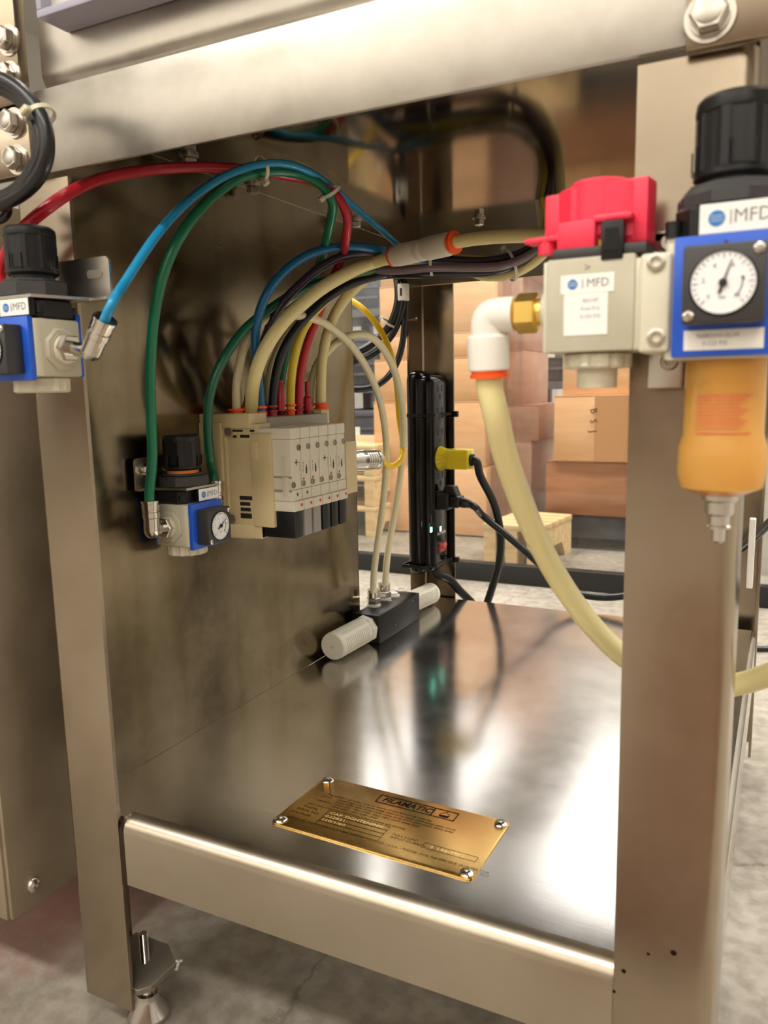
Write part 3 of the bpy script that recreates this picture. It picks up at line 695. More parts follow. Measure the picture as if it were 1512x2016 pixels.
# push-in elbow with brass nut feeding the valve
ej = SV @ Vector((-w-.0062, 0, vh*.49))
el = thing('hose_elbow', 'white push-in elbow with brass nut and orange collar left of the red handled valve', 'fitting', ej)
A = TR(ej, frame((-1, 0, 0), (0, 0, 1)))
b = MB(); b.lathe([(.0062, -.001), (.0062, .003)], 24, A); b.ngon(.0092, 6, .0025, .0125, A, 0, .0008); b.lathe([(.0075, .0125), (.0068, .0135)], 24, A); b.build('brass_nut', 'brass', el, True)
c0 = ej + Vector((-.0135, 0, 0)); c1 = ej + Vector((-.0225, 0, 0)); dn = Vector((.02, .06, -1)).normalized()
pts = [c0, c0.lerp(c1, .35)]; 
for i in range(7):
    a = PI/2*i/6; pts.append(c1 + Vector((-.0045*math.sin(a), 0, -.0045*(1-math.cos(a)))))
pts.append(pts[-1]+dn*.006)
b = MB(); b.tube(pts, .0082, 24); b.lathe([(.0082, 0), (.0098, .0015), (.0100, .003), (.0098, .0165), (.0088, .0172)], 30, TR(pts[-1]-dn*.002, frame(dn))); b.build('elbow_body', 'white', el, True)
ce = pts[-1]+dn*.0152
b = MB(); b.lathe([(.0085, 0), (.0085, .0015), (.0093, .0016), (.0093, .0032), (.0070, .0034)], 30, TR(ce, frame(dn))); b.build('collar', 'orange', el, True)
ELB_END = ce
# ------------------------------------------------------------------ valve manifold on the side panel
PX = .0057
y0 = .172; zb_ = .369; zt_ = .470
mf = thing('valve_manifold', 'cream and white solenoid valve block on the side panel with orange collared ports', 'valve block', (PX, .22, .37))
b = MB(); b.box((PX, y0, zb_), (.066, .192, zt_), .0012)
b.prism([(PX+.001, y0-.006), (.046, y0-.002), (.066, y0+.001), (.066, y0+.01), (PX+.001, y0+.01)], zb_, zb_+.012, bev=.0006)
b.box((PX, y0-.0028, zt_-.004), (.060, .196, zt_+.0088), .001)
b.box((PX-.0, y0-.0045, zb_+.026), (.030, y0+.002, zt_+.001), .0012)
b.box((.030, y0-.0018, zb_+.026), (.0335, y0+.002, zt_-.012), .0008)
eb = b.build('end_block', 'cream', mf, True)
def recess(lst, name, m, par):
    for (px0, py0, px1, py1) in lst:
        a = P(px0, py0, 'y', y0-.0001); c = P(px1, py1, 'y', y0-.0001); MB().box((a.x, y0-.0004, c.z), (c.x, y0+.001, a.z)).build(name, m, par, True)
recess([(458, 846, 478, 850), (492, 846, 501, 850), (473, 856, 499, 862), (459, 857, 466, 862), (472, 976, 499, 985), (473, 988, 493, 996), (474, 999, 494, 1007), (474, 1010, 496, 1021), (488, 1051, 498, 1060)], 'vent_slot', 'ink', eb)
for px, py in ((449, 850), (457, 1020)):
    c = P(px, py, 'y', y0-.0047 if py < 900 else y0-.002); MB().lathe([(.0036, 0), (.0036, .0006), (.0026, .0007), (.0024, .0001), (.0002, .0001)], 20, TR(c, frame((0, -1, 0)))).build('screw_hole', 'darksteel', eb, True)
c = P(489, 919, 'y', y0); MB().lathe([(.0026, 0), (.0026, .0005), (.0018, .0006)], 20, TR(c, frame((0, -1, 0)))).build('moulded_boss', 'cream', eb, True)
letters('7 10 G', .0052, face_T(P(487, 958, 'y', y0-.0002), (0, 0, 1), (-1, 0, 0)), 'cream', eb, True, name='moulded_mark')
# brown drip stain on the lower corner
# tan cover plate in front of the first valve
b = MB(); b.box((.058, .1705, .380), (.0805, .197, .462), .0012); b.box((.058, .1695, .439), (.0665, .172, .4545), .0006); cp = b.build('end_plate', 'cream', mf, True)
for z in (.451, .394):
    MB().lathe([(.0022, 0), (.0022, .0004), (.0016, .0005), (.0015, -.001), (.0002, -.001)], 18, TR((.0805, .184, z), frame((1, 0, 0)))).build('plate_screw', 'darksteel', cp, True)
# base rail carrying the ports
b = MB(); b.box((PX, .196, .455), (.062, .298, .4745), .001); b.box((PX, .190, .372), (.064, .268, .456)); br_ = b.build('manifold_base', 'ltgrey', mf, True)
b = MB()
for i in range(6): b.box((.0618, .2045+i*.0155, .4575), (.0626, .2110+i*.0155, .4620))
b.build('base_notch', 'black', br_, True)
b = MB(); b.box((PX, .296, .452), (.056, .312, .478), .001); b.box((.056, .301, .458), (.0564, .307, .468)); b.build('far_block', 'cream', mf, True)
rz0, rz1 = P(690, 965, 'x', .085).z, P(690, 866, 'x', .085).z
MB().box((.030, P(683.5, 940, 'x', .0985).y+.0006, rz0), (.0975, P(704, 940, 'x', .0975).y, rz1), .001).build('end_plate', 'cream', mf, True)
# six valve stations
yv = [P(px, 940, 'x', .1).y for px in (576.5, 596.4, 615, 633, 651, 667, 683.5)]
zvt = P(597, 841, 'x', .1).z; zvw = P(597, 1004, 'x', .1).z; zvb = P(597, 1057, 'x', .1).z; zs1 = P(597, 961, 'x', .1).z; zs2 = P(597, 863, 'x', .1).z
for i in range(6):
    a, c = yv[i]+.0003, yv[i+1]-.0003; h = zvt-zvb
    b = MB(); b.box((.060, a, zvw), (.1005, c, zvw+.0088), .0008); b.box((.060, a, zvw+.0089), (.0990, c, zs1-.0005), .0007); b.box((.060, a, zs1-.0004), (.0985, c, zs2), .0007); b.box((.060, a, zs2+.0001), (.0990, c, zvt), .0009)
    v = b.build('valve_station', 'valve', mf, True); ym = (a+c)/2
    MB().box((.0995, a+.0012, zvb), (.0995-.034, c-.0012, zvw+.0005), .0012).build('solenoid_cap', 'grey' if i in (1, 2) else 'black', v, True)
    # manual override buttons, seam lines, prints
    if i == 0:
        s = MB(); s.box((.0805, a-.0004, zs1-.002), (.0985, a+.001, zs1)); s.box((.0805, a-.0004, zs1+.010), (.0985, a+.001, zs1+.0115)); s.build('seam', 'ltgrey', v, True)
        s = MB(); s.box((.089, a-.0005, zs2-.030), (.096, a+.001, zs2-.014), .0004); s.box((.089, a-.0005, zs2-.049), (.096, a+.001, zs2-.032), .0004); s.build('raised_tab', 'ivory', v, True)
    for zz, yy in ((zs2-.0075, c-.0028), (zs1+.004, a+.0022)):
        T = TR((.0985, yy, zz), frame((1, 0, 0))); MB().lathe([(.0027, 0), (.0027, .0009), (.0020, .0010), (.0019, .0002), (.0002, .0002)], 18, T).build('override_button', 'darksteel' if i == 0 else 'ltgrey', v, True)
    T0 = lambda y, z: face_T((.0987, y, z), (0, 0, 1), (0, -1, 0))
    letters('24V 100 kPa', .0012, T0(c-.0022, (zs1+zs2)/2-.002), 'ink', v, True, res=1)
    if i in (0, 3):
        letters('+', .008, T0(ym+.001, zs2-.020), 'ink', v, True, res=1); letters('SV 0.1-0.7', .0011, T0(a+.0045, zs2-.038), 'ink', v, True, res=1)
    else:
        letters('VALVE AB', .0016, T0(a+.003, zs2-.025), 'ink', v, True, res=1)
        k = MB(); k.prism([(-.006, -.0006), (-.002, -.0009), (.002, .0), (-.002, .0009), (-.006, .0006)], 0, .0002, T0(ym+.0005, zs2-.025)); k.build('printed_symbol', 'ink', v, True)
        MB().lathe([(.0011, 0), (.0011, .0002)], 14, TR((.0987, a+.003, zs2-.035), frame((1, 0, 0)))).build('printed_dot', 'redink', v, True)
    if i < 2: MB().lathe([(.0014, 0), (.0014, .0003)], 16, TR((.0991, ym, zvw+.0145), frame((1, 0, 0)))).build('indicator', 'greenink', v, True)
    MB().lathe([(.0014, 0), (.0014, .0003)], 16, TR((.1006, c-.004, zvw+.0050), frame((1, 0, 0)))).build('indicator', 'redink', v, True)
    letters('A', .0012, T0(ym, zvt-.004), 'ink', v, True, res=1)
# ports with orange collars
def port(px, py, r, X=.046, col='orange', par=mf):
    c = P(px, py, 'x', X); z = c.z; b = MB()
    b.lathe([(r*1.0, -.008), (r*1.0, -.0035), (r*1.28, -.0032), (r*1.28, -.0018), (r*.95, -.0016), (r*.95, .0008), (r*1.3, .001), (r*1.3, .003), (r*.8, .0032)], 28, TR(c))
    b.build('port_collar', col, par, True); return c + Vector((0, 0, -.002))
PT = {}
PT['a'] = port(466, 811, .0060, .030); PT['c'] = port(494, 807, .0062, .038)
PT['b'] = port(484, 806, .0042, .028, 'redplug'); PT['d'] = port(514, 806, .0042, .046); PT['e'] = port(524, 803, .0042, .030); PT['f'] = port(536, 804, .0042, .046, 'redplug')
PT['g'] = port(551, 802, .0042, .030, 'redplug'); PT['h'] = port(572, 802, .0042, .046); PT['i'] = port(588, 801, .0042, .046, 'redplug'); PT['j'] = port(605, 800, .0042, .046, 'redplug')
PT['k'] = port(632, 799, .0061, .042)
for px in (553, 606):
    c = P(px, 800, 'x', .050); k = .8 if px > 600 else 1.2
    MB().lathe([(.0042, -.004), (.0042, .008), (.0032*k, .010), (.0030*k, .020), (.0018*k+.0008, .021), (.0018*k+.0008, .024)], 20, TR(c)).build('port_plug', 'redplug', mf, True)
# nickel connector at the far end
c1 = P(700, 907, 'x', .045); c2 = Vector((.050, .430, P(744, 904, 'x', .05).z)); d = (c2-c1).normalized(); Lc = (c2-c1).length
cn = thing('cable_connector', 'ribbed nickel screw connector behind the valve block holding a yellow cable', 'connector', c1)
prof = [(.0105, -.025), (.0118, 0), (.0118, Lc*.18)]
for i in range(5): z = Lc*(.22+.1*i); prof += [(.0122, z), (.0122, z+Lc*.07), (.0110, z+Lc*.075), (.0110, z+Lc*.095)]
prof += [(.0118, Lc*.76), (.0118, Lc*.9), (.0092, Lc), (.006, Lc)]
MB().lathe(prof, 32, TR(c1, frame(d))).build('connector_body', 'chrome', cn, True)
MB().lathe([(.0058, Lc-.001), (.0050, Lc+.010)], 20, TR(c1, frame(d))).build('cable_boot', 'ycable', cn, True)
CE = c2 + d*.006

# ------------------------------------------------------------------ hoses, tubes and cables
PATH = {}
def hose(name, label, cat, ctrl, r, m, key=None, group=None, k=8, into=None):
    pts = [p if isinstance(p, Vector) else P(*p) for p in ctrl]; path = spline(pts, k)
    t = into or thing(name, label, cat, path[0], group); MB().tube(path, r).build(name if into else 'sheath', m, t, True); PATH[key or name] = (path, t); return t
hose('air_tube', 'red air tube arching from behind the left regulator to the valve block', 'tube',
     [e0end - Vector((.05, .25, 1))*.006, e0end + Vector((.05, .25, 1))*.010, (-2, 545, 'y', -.024), (14, 497, 'y', -.022), (48, 448, 'y', -.024), (100, 404, 'y', -.020), (150, 372, 'y', .004), (205, 350, 'y', .035), (300, 334, 'y', .085), (400, 329, 'y', .125), (480, 334, 'y', .155), (560, 345, 'y', .19),
      (630, 362, 'y', .215), (668, 392, 'y', .225), (684, 430, 'y', .235), (681, 470, 'y', .245), (670, 515, 'x', .085), (655, 548, 'x', .078), (630, 612, 'x', .068), (604, 680, 'x', .058), (591, 740, 'x', .050), PT['i']], .0040, 'h_red', 'red')
hose('air_tube', 'blue air tube from the elbow of the left regulator up into the tube bundle', 'tube',
     [e1end - E1D*.008, e1end + E1D*.010, (246, 556, 'y', -.018), (300, 474, 'y', .012), (350, 415, 'y', .05), (400, 372, 'y', .085), (450, 343, 'y', .115), (508, 324, 'y', .150), (560, 322, 'y', .175), (605, 336, 'y', .195), (650, 366, 'y', .225), (700, 409, 'y', .275), (750, 452, 'y', .33), (790, 486, 'y', .375), (840, 512, 'y', .40), (930, 520, 'y', .42), (1010, 508, 'y', .42), (1060, 474, 'y', .44), (1090, 430, 'y', .455), Vector((.245, .46, .70))], .0030, 'h_blue', 'blue')
hose('air_tube', 'green air tube from the near elbow of the side panel regulator to the valve block', 'tube',
     [e2end - Vector((0, 0, .006)), e2end + Vector((0, 0, .006)), (300, 905, 'x', .036), (297, 800, 'x', .040), (297, 705, 'x', .048), (304, 620, 'x', .056), (320, 545, 'x', .064), (346, 480, 'x', .072), (386, 420, 'x', .078), (430, 377, 'y', .125), (480, 347, 'y', .15), (540, 337, 'y', .175), (592, 344, 'y', .195), (634, 366, 'y', .210), (654, 398, 'y', .220), (652, 432, 'y', .23), (643, 470, 'y', .24), (631, 515, 'x', .07), (612, 560, 'x', .062), (592, 602, 'x', .055), (568, 680, 'x', .045), (553, 750, 'x', .034), PT['g']], .0040, 'h_green', 'green')
hose('air_tube', 'dark green air tube from the far elbow of the side panel regulator into the bundle', 'tube',
     [e3end - Vector((0, 0, .006)), e3end + Vector((-.003, .0, .008)), (414, 905, 'x', .034), (409, 840, 'x', .036), (412, 785, 'x', .04), (424, 740, 'x', .044), (448, 694, 'x', .05), (484, 646, 'x', .056), (530, 609, 'x', .064), (585, 575, 'x', .072), (650, 550, 'x', .085), (720, 533, 'x', .10), (790, 525, 'y', .385), (860, 528, 'y', .40), (940, 532, 'y', .41), (1010, 520, 'y', .41), (1062, 486, 'y', .43), (1088, 440, 'y', .45), Vector((.232, .455, .70))], .0040, 'h_dgreen', 'green2')
hose('air_tube', 'deep blue air tube arching highest out of the valve block', 'tube',
     [PT['d'], (509, 745, 'x', .048), (503, 690, 'x', .055), (504, 648, 'x', .06), (513, 608, 'x', .066), (531, 569, 'x', .073), (560, 534, 'x', .08), (600, 505, 'x', .088), (643, 490, 'x', .096), (692, 485, 'x', .106), (742, 490, 'x', .117), (790, 503, 'y', .365), (860, 514, 'y', .38), (940, 520, 'y', .39), (1010, 508, 'y', .395), (1058, 478, 'y', .415), (1086, 436, 'y', .445), Vector((.240, .447, .70))], .0040, 'h_teal', 'teal')
hose('air_tube', 'dark purple air tube just under the deep blue one', 'tube',
     [PT['b'], (497, 745, 'x', .036), (512, 700, 'x', .048), (532, 640, 'x', .06), (560, 592, 'x', .072), (596, 555, 'x', .082), (632, 526, 'x', .09), (668, 507, 'x', .098), (710, 497, 'x', .108), (760, 496, 'x', .118), (830, 506, 'y', .35), (900, 512, 'y', .365), (960, 513, 'y', .375), (1020, 500, 'y', .385), (1062, 470, 'y', .41), (1085, 432, 'y', .44), Vector((.243, .438, .70))], .0040, 'h_purple', 'purple')
hose('air_tube', 'mauve grey air tube running lowest but one in the bundle', 'tube',
     [PT['e'], (498, 735, 'x', .036), (520, 672, 'x', .044), (556, 624, 'x', .050), (606, 584, 'x', .060), (662, 551, 'x', .074), (722, 533, 'x', .092), (790, 532, 'y', .34), (850, 527, 'y', .345), (920, 527, 'y', .355), (985, 524, 'y', .365), (1035, 506, 'y', .38), (1072, 474, 'y', .41), (1090, 436, 'y', .44), Vector((.250, .44, .70))], .0042, 'h_mauve', 'mauve')
hose('air_hose', 'natural cream air hose from a front valve port into the white union', 'hose',
     [PT['c'], (499, 752, 'x', .056), (513, 706, 'x', .064), (533, 668, 'x', .072), (560, 632, 'x', .08), (594, 599, 'x', .088), (634, 567, 'x', .097), (684, 538, 'x', .107), (732, 518, 'y', .315), (782, 503, 'y', .301)], .0060, 'h_cream', 'cream_main')
hose('air_hose', 'printed cream air hose from the white union towards the red handled valve', 'hose',
     [(890, 478, 'y', .276), (930, 471, 'y', .274), (985, 466, 'y', .270), (1040, 464, 'y', .265), (1090, 465, 'y', .255), (1150, 468, 'y', .23), (1220, 472, 'y', .18), (1300, 480, 'y', .14), (1380, 492, 'y', .10)], .0056, 'h_cream', 'cream_print')
hose('air_tube', 'pale tube from the leftmost valve port to the near fitting of the black block', 'tube',
     [PT['a'], (466, 760, 'x', .038), (473, 712, 'x', .042), (488, 668, 'x', .048), (512, 636, 'x', .055), (548, 620, 'x', .062), (590, 622, 'x', .068), (630, 632, 'x', .070), (664, 654, 'x', .070), (692, 681, 'x', .069), (720, 722, 'x', .066), (745, 778, 'x', .062), (757, 838, 'x', .058), (761, 900, 'x', .053), (757, 960, 'x', .047), (750, 1020, 'x', .042), (742, 1080, 'x', .038), (736, 1130, 'x', .034), (735, 1166, 'x', .032)], .0040, 'h_pale', 'pale1')
hose('air_tube', 'pale printed tube over the panel edge to the far fitting of the black block', 'tube',
     [(612, 800, 'x', .028), (614, 752, 'x', .034), (626, 715, 'x', .044), (646, 690, 'x', .052), (672, 668, 'x', .060), (704, 658, 'x', .066), (732, 664, 'x', .068), (758, 692, 'x', .068), (780, 740, 'x', .066), (792, 800, 'x', .063), (795, 855, 'x', .060), (790, 920, 'x', .054), (780, 990, 'x', .048), (770, 1050, 'x', .042), (762, 1100, 'x', .038), (758, 1152, 'x', .034)], .0042, 'h_pale', 'pale2')
hose('air_hose', 'natural cream air hose from the far valve port curving into the bundle under the union', 'hose',
     [PT['k'], (632, 755, 'x', .045), (635, 705, 'x', .052), (645, 656, 'x', .06), (662, 614, 'x', .070), (690, 576, 'x', .084), (726, 546, 'x', .094), (775, 523, 'y', .375), (835, 512, 'y', .405), (900, 524, 'y', .415), (955, 543, 'y', .40), (1010, 538, 'y', .39), (1052, 515, 'y', .395), (1082, 484, 'y', .41), (1098, 448, 'y', .435), Vector((.257, .445, .70))], .0052, 'h_cream', 'cream_far')
hose('air_tube', 'yellow air tube from the middle of the valve block into the bundle', 'tube',
     [PT['h'], (573, 755, 'x', .05), (578, 712, 'x', .056), (590, 664, 'x', .062), (609, 630, 'x', .068), (640, 592, 'x', .076), (690, 556, 'x', .088), (745, 527, 'x', .102), (800, 510, 'y', .36), (860, 505, 'y', .37), (920, 510, 'y', .38), (985, 512, 'y', .39), (1040, 492, 'y', .40), (1078, 450, 'y', .44), Vector((.236, .452, .70))], .0040, 'h_yellow', 'yellow')
hose('air_tube', 'black air tube rising close beside the yellow one from the valve block', 'tube',
     [PT['f'], (541, 750, 'x', .05), (552, 704, 'x', .056), (574, 660, 'x', .063), (606, 622, 'x', .071), (648, 584, 'x', .08), (700, 556, 'x', .092), (760, 541, 'x', .106), (830, 540, 'y', .35), (900, 538, 'y', .36), (970, 535, 'y', .37), (1028, 515, 'y', .385), (1070, 480, 'y', .41), (1092, 440, 'y', .445), Vector((.255, .45, .70))], .0042, 'h_black', 'black1')
hose('air_tube', 'pale thin tube between the blue and black tubes of the valve block', 'tube',
     [(527, 803, 'x', .028), (528, 755, 'x', .034), (538, 712, 'x', .042), (562, 660, 'x', .052), (600, 616, 'x', .062), (650, 580, 'x', .074), (710, 551, 'x', .09), (770, 528, 'x', .105), (840, 520, 'y', .40), (920, 520, 'y', .41), (1000, 512, 'y', .42), (1060, 470, 'y', .44), Vector((.228, .462, .70))], .0036, 'h_pale', 'pale3')
dn2 = Vector((.02, .06, -1)).normalized()
hose('air_hose', 'thick cream supply hose hanging from the white elbow behind the front right leg', 'hose',
     [ELB_END - dn2*.004, ELB_END + dn2*.008, (976, 815, 'y', -.020), (993, 890, 'y', -.008), (1020, 970, 'y', .008), (1055, 1055, 'y', .026), (1100, 1140, 'y', .044), (1160, 1225, 'y', .06), (1225, 1290, 'y', .074), (1300, 1336, 'y', .086), (1390, 1355, 'y', .092), (1462, 1345, 'y', .090), (1530, 1322, 'y', .075), (1620, 1290, 'y', .05)], .0064, 'h_cream', 'supply', k=10)
hose('sensor_cable', 'bright yellow cable looping past the panel edge into the nickel connector', 'cable',
     [Vector((-.05, .47, .635)), (672, 582, 'y', .50), (692, 592, 'y', .50), (719, 612, 'y', .50), (744, 643, 'y', .50), (765, 683, 'y', .50), (779, 741, 'y', .50), (786, 820, 'y', .495), (793, 875, 'y', .485), (788, 908, 'y', .468), (768, 918, 'y', .452), CE], .0038, 'ycable', 'ycable')
def lab(path, t, txt, h, s0, m='greyink', **k): text_on_tube(txt, h, path[0], PATHR, s0, m, t, **k)
text_on_tube('VDF.   A COILHOSE CO.    POLYURETHANE', .0042, PATH['cream_print'][0], .0056, .004, 'greyink', PATH['cream_print'][1])
text_on_tube('A COILHOSE CO.   POLYURETHANE TUBE   1/4" OD x .160" ID   150 PSI MAX', .0026, PATH['pale2'][0], .0042, .155, 'greyink', PATH['pale2'][1])
text_on_tube('POLYURETHANE TUBE   1/4" OD x .160" ID', .0026, PATH['pale1'][0], .0040, .22, 'greyink', PATH['pale1'][1])
text_on_tube('8 x 5.5 x 100 MAX PSI  FREELIN-WADE  1J-180 TUBING  USA', .0022, PATH['blue'][0], .0030, .012, 'navy', PATH['blue'][1])
text_on_tube('A COILHOSE CO.   POLYURETHANE', .0042, PATH['supply'][0], .0064, .165, 'greyink', PATH['supply'][1], side=-.4)

# white union joining the two cream hoses
ua, ub = P(776, 505, 'y', .303), P(888, 479, 'y', .276); ud = (ub-ua).normalized(); Lu = (ub-ua).length
un = thing('hose_union', 'grey white straight union with orange collars on the cream hose', 'fitting', ua)
MB().lathe([(.0070, 0), (.0092, .001), (.0098, .006), (.0098, Lu*.40), (.0090, Lu*.42), (.0090, Lu*.46), (.0098, Lu*.48), (.0098, Lu*.54), (.0090, Lu*.56), (.0090, Lu*.58), (.0103, Lu*.61), (.0103, Lu-.004), (.0097, Lu-.001), (.0075, Lu)], 32, TR(ua, frame(ud))).build('union_body', 'union', un, True)
MB().lathe([(.0066, -.0022), (.0092, -.002), (.0092, .0008), (.007, .001)], 28, TR(ua, frame(ud))).build('collar', 'orange', un, True)
MB().lathe([(.0072, Lu-.001), (.0072, Lu+.002), (.0098, Lu+.0022), (.0098, Lu+.0052), (.006, Lu+.0055)], 28, TR(ua, frame(ud))).build('collar', 'orange', un, True)

# cable ties
def tie(label, c, ax, r, m='tie', head=(0, 0, -1), w=.0034, sy=1.0, name='cable_tie', grp=None):
    if isinstance(ax, str): pa = PATH[ax][0]; i = min(range(1, len(pa)-1), key=lambda q: (pa[q]-Vector(c)).length); ax = pa[i+1]-pa[i-1]
    w *= .8; c = Vector(c); t = thing(name, label, 'cable tie', c, grp); ax = Vector(ax).normalized(); h = Vector(head); h = (h-ax*h.dot(ax)).normalized()
    F = frame(ax, h); S = Matrix.Diagonal((1, sy, 1)).to_4x4(); T = TR(c, F) @ S
    MB().lathe([(r, -w/2), (r+.0011, -w/2), (r+.0011, w/2), (r, w/2), (r, -w/2)], 32, T, cap=False).build('strap', m, t, True)
    A = TR(c, F); MB().box((r-.0005, -.0032, -w*.75), (r+.0046, .0032, w*.75), .0008, 1, A).build('head', m, t, True); return t
tie('white cable tie round the red, blue and green tubes at the top of their arch', P(513, 332, 'y', .162), 'green', .0088, 'cream_tie', (.15, -.2, -1), sy=1.15)
tie('white cable tie round the green and red tubes where they turn down', P(651, 377, 'y', .214), 'green', .0078, 'tie', (-.5, -.5, -.4), sy=1.1)
cbun = P(845, 520, 'y', .355); tie('long white cable tie hanging under the white union', cbun + Vector((.004, 0, 0)), 'mauve', .0125, 'tie', (0, .2, 1), sy=1.1)
tie('white cable tie round the tube bundle at the right, head on top', P(1003, 522, 'y', .385), 'mauve', .0150, 'tie', (0, .2, 1), sy=1.0)

# black cables at the far left leg, with a white clip
def bl(label, ctrl, r): hose('power_cable', label, 'cable', ctrl, r, 'rubber')
bl('black cable looping left of the power strip leg, outer one', [(770, 500, 'y', .610), (783, 560, 'y', .602), (783, 596, 'y', .60), (771, 634, 'y', .60), (750, 662, 'y', .60), (722, 684, 'y', .58), (690, 700, 'y', .56), (640, 730, 'y', .54)], .0052)
bl('black cable looping left of the power strip leg, inner one', [(782, 500, 'y', .615), (793, 560, 'y', .604), (792, 606, 'y', .602), (780, 645, 'y', .602), (760, 675, 'y', .60), (730, 700, 'y', .58), (690, 716, 'y', .56), (640, 745, 'y', .54)], .0046)
bl('thin black cable bowing down beside the power strip leg', [(790, 500, 'y', .62), (796, 560, 'y', .61), (797, 620, 'y', .606), (793, 672, 'y', .605), (781, 715, 'y', .60), (762, 744, 'y', .59), (735, 762, 'y', .58), (700, 767, 'y', .56), (650, 755, 'y', .54)], .0044)
tie('small white cable tie on the black cables beside the power strip leg', P(766, 636, 'y', .600), (-.5, 0, -.75), .0105, 'tie', (-1, -.2, .1))
c = P(794, 575, 'y', .597); cl = thing('cable_clip', 'white adhesive cable clip on the edge of the power strip leg', 'clip', c)
b = MB(); b.box((c.x-.0075, .594, c.z-.011), (c.x+.005, .606, c.z+.011), .0012); b.build('clip_base', 'white', cl, True); b = MB(); b.box((c.x-.0035, .5935, c.z-.005), (c.x-.0005, .595, c.z+.005)); b.build('clip_slot', 'black', cl, True)
MB().cyl((.003, .634, .592), (.011, .634, .592), .0022).build('stud', 'bolt', leg_bl, True)

# black cable coil at the upper left corner
for i, (dx, r) in enumerate(((0, .0042), (11, .0042), (20, .0036))):
    hose('coiled_cable', ('outer', 'middle', 'inner')[i] + ' strand of the black cable coil at the top left of the table', 'cable',
         [(-60+dx, 165+dx*.6, 'y', -.045+.004*i), (-15, 152+dx, 'y', -.045+.004*i), (30-dx*.4, 170+dx*.8, 'y', -.045+.004*i), (68-dx*.6, 207+dx*.5, 'y', -.046+.004*i), (91-dx*.8, 258+dx*.1, 'y', -.047+.004*i), (92-dx*.9, 310, 'y', -.047+.004*i), (72-dx*.8, 354-dx*.4, 'y', -.046+.004*i), (38-dx*.4, 385-dx*.6, 'y', -.045+.004*i), (0, 402-dx*.7, 'y', -.045+.004*i), (-60, 412-dx, 'y', -.045+.004*i)], r, 'rubber', 'coil%d' % i)
tie('cream cable tie round the black cable coil', P(79, 228, 'y', -.043), (.45, .0, -.85), .0078, 'cream_tie', (.0, -1, .0))
hose('coiled_cable', 'short black cable loop hanging below the coil at the left edge', 'cable', [(-30, 392, 'y', -.03), (4, 400, 'y', -.03), (16, 412, 'y', -.03), (8, 428, 'y', -.03), (-30, 440, 'y', -.03)], .0028, 'rubber', 'loop')

# ------------------------------------------------------------------ black exhaust block with two silencers
jb = thing('exhaust_block', 'black distribution block lying on the shelf against the side panel', 'manifold', (.028, .49, ZS))
bx0, bx1, by0, by1, bh = .0115, .0455, .432, .551, .0355
MB().box((bx0, by0, ZS+.0002), (bx1, by1, ZS+bh), .0006).build('block_body', 'black', jb, True)
b = MB()
for y, z in ((.478, ZS+.012), (.530, ZS+.030)): b.lathe([(.0011, 0), (.0011, .0002)], 12, TR((bx1, y, z), frame((1, 0, 0))))
b.build('pin_hole', 'chrome', jb, True)
tops = [P(736, 1193, 'z', ZS+bh), P(757, 1180, 'z', ZS+bh), P(775, 1174, 'z', ZS+bh), P(790, 1163, 'z', ZS+bh)]
for i in (0, 1):
    c = tops[i]; b = MB(); b.lathe([(.0088, 0), (.0090, .002), (.0080, .0035)], 28, TR(c)); b.build('thread_seal', 'white', jb, True)
    b = MB(); b.ngon(.0092, 6, .0035, .0115, TR(c), .2+i, .0007); b.lathe([(.0076, .0115), (.0078, .017), (.0070, .0172), (.0070, .0185), (.0080, .0188), (.0080, .0215), (.0045, .0216)], 28, TR(c)); b.build('push_fitting', 'chrome', jb, True)
MB().lathe([(.0082, 0), (.0080, .0022), (.0058, .0024), (.0055, .0052), (.0030, .0054)], 28, TR(tops[2])).build('white_plug', 'white', jb, True)
MB().lathe([(.0082, 0), (.0080, .0020), (.0056, .0024), (.0054, .0006), (.0003, .0006)], 28, TR(tops[3])).build('white_plug', 'white', jb, True)
c = P(767, 1186, 'z', ZS+bh); MB().lathe([(.0030, 0), (.0030, .003), (.0016, .0032)], 16, TR(c)).build('small_screw', 'bolt', jb, True)
def silencer(label, p0, p1, r, nut):
    p0, p1 = Vector(p0), Vector(p1); d = (p1-p0).normalized(); L = (p1-p0).length; T = TR(p0, frame(d, (0, 0, 1)))
    t = thing('silencer', label, 'silencer', p0, 'ribbed exhaust silencers')
    if nut: MB().ngon(r*1.06, 8, 0, .010, T, .2, .0008).build('hex_base', 'silencer', t, True)
    b = MB(); n = 14; z = .010 if nut else 0; prof = [(r*.8, z), (r*.93, z)]; zz = z+.004; st = (L-z-.012)/n
    for i in range(n): prof += [(r*.97, zz), (r*.97, zz+st*.62), (r*.88, zz+st*.66), (r*.88, zz+st*.96)]; zz += st
    prof += [(r*.99, zz), (r, L-.006), (r*.98, L-.0015), (r*.92, L), (.002, L), (.0016, L-.003), (.0002, L-.003)]
    b.lathe(prof, 40, T)
    for k in range(4):
        A = T @ Matrix.Rotation(PI/4+k*PI/2, 4, 'Z'); b.box((r*.80, -r*.16, z), (r*.985, r*.16, L-.006), .0006, 1, A)
    b.build('silencer_body', 'silencer', t, True); return t
silencer('white ribbed silencer pointing to the front of the shelf from the black block', (.0275, by0, ZS+.0178), (.0235, .357, ZS+.0172), .0163, True)
silencer('white ribbed silencer at the far end of the black block, under the power strip', (.0290, by1, ZS+.0195), (.0310, .625, ZS+.0160), .0150, False)

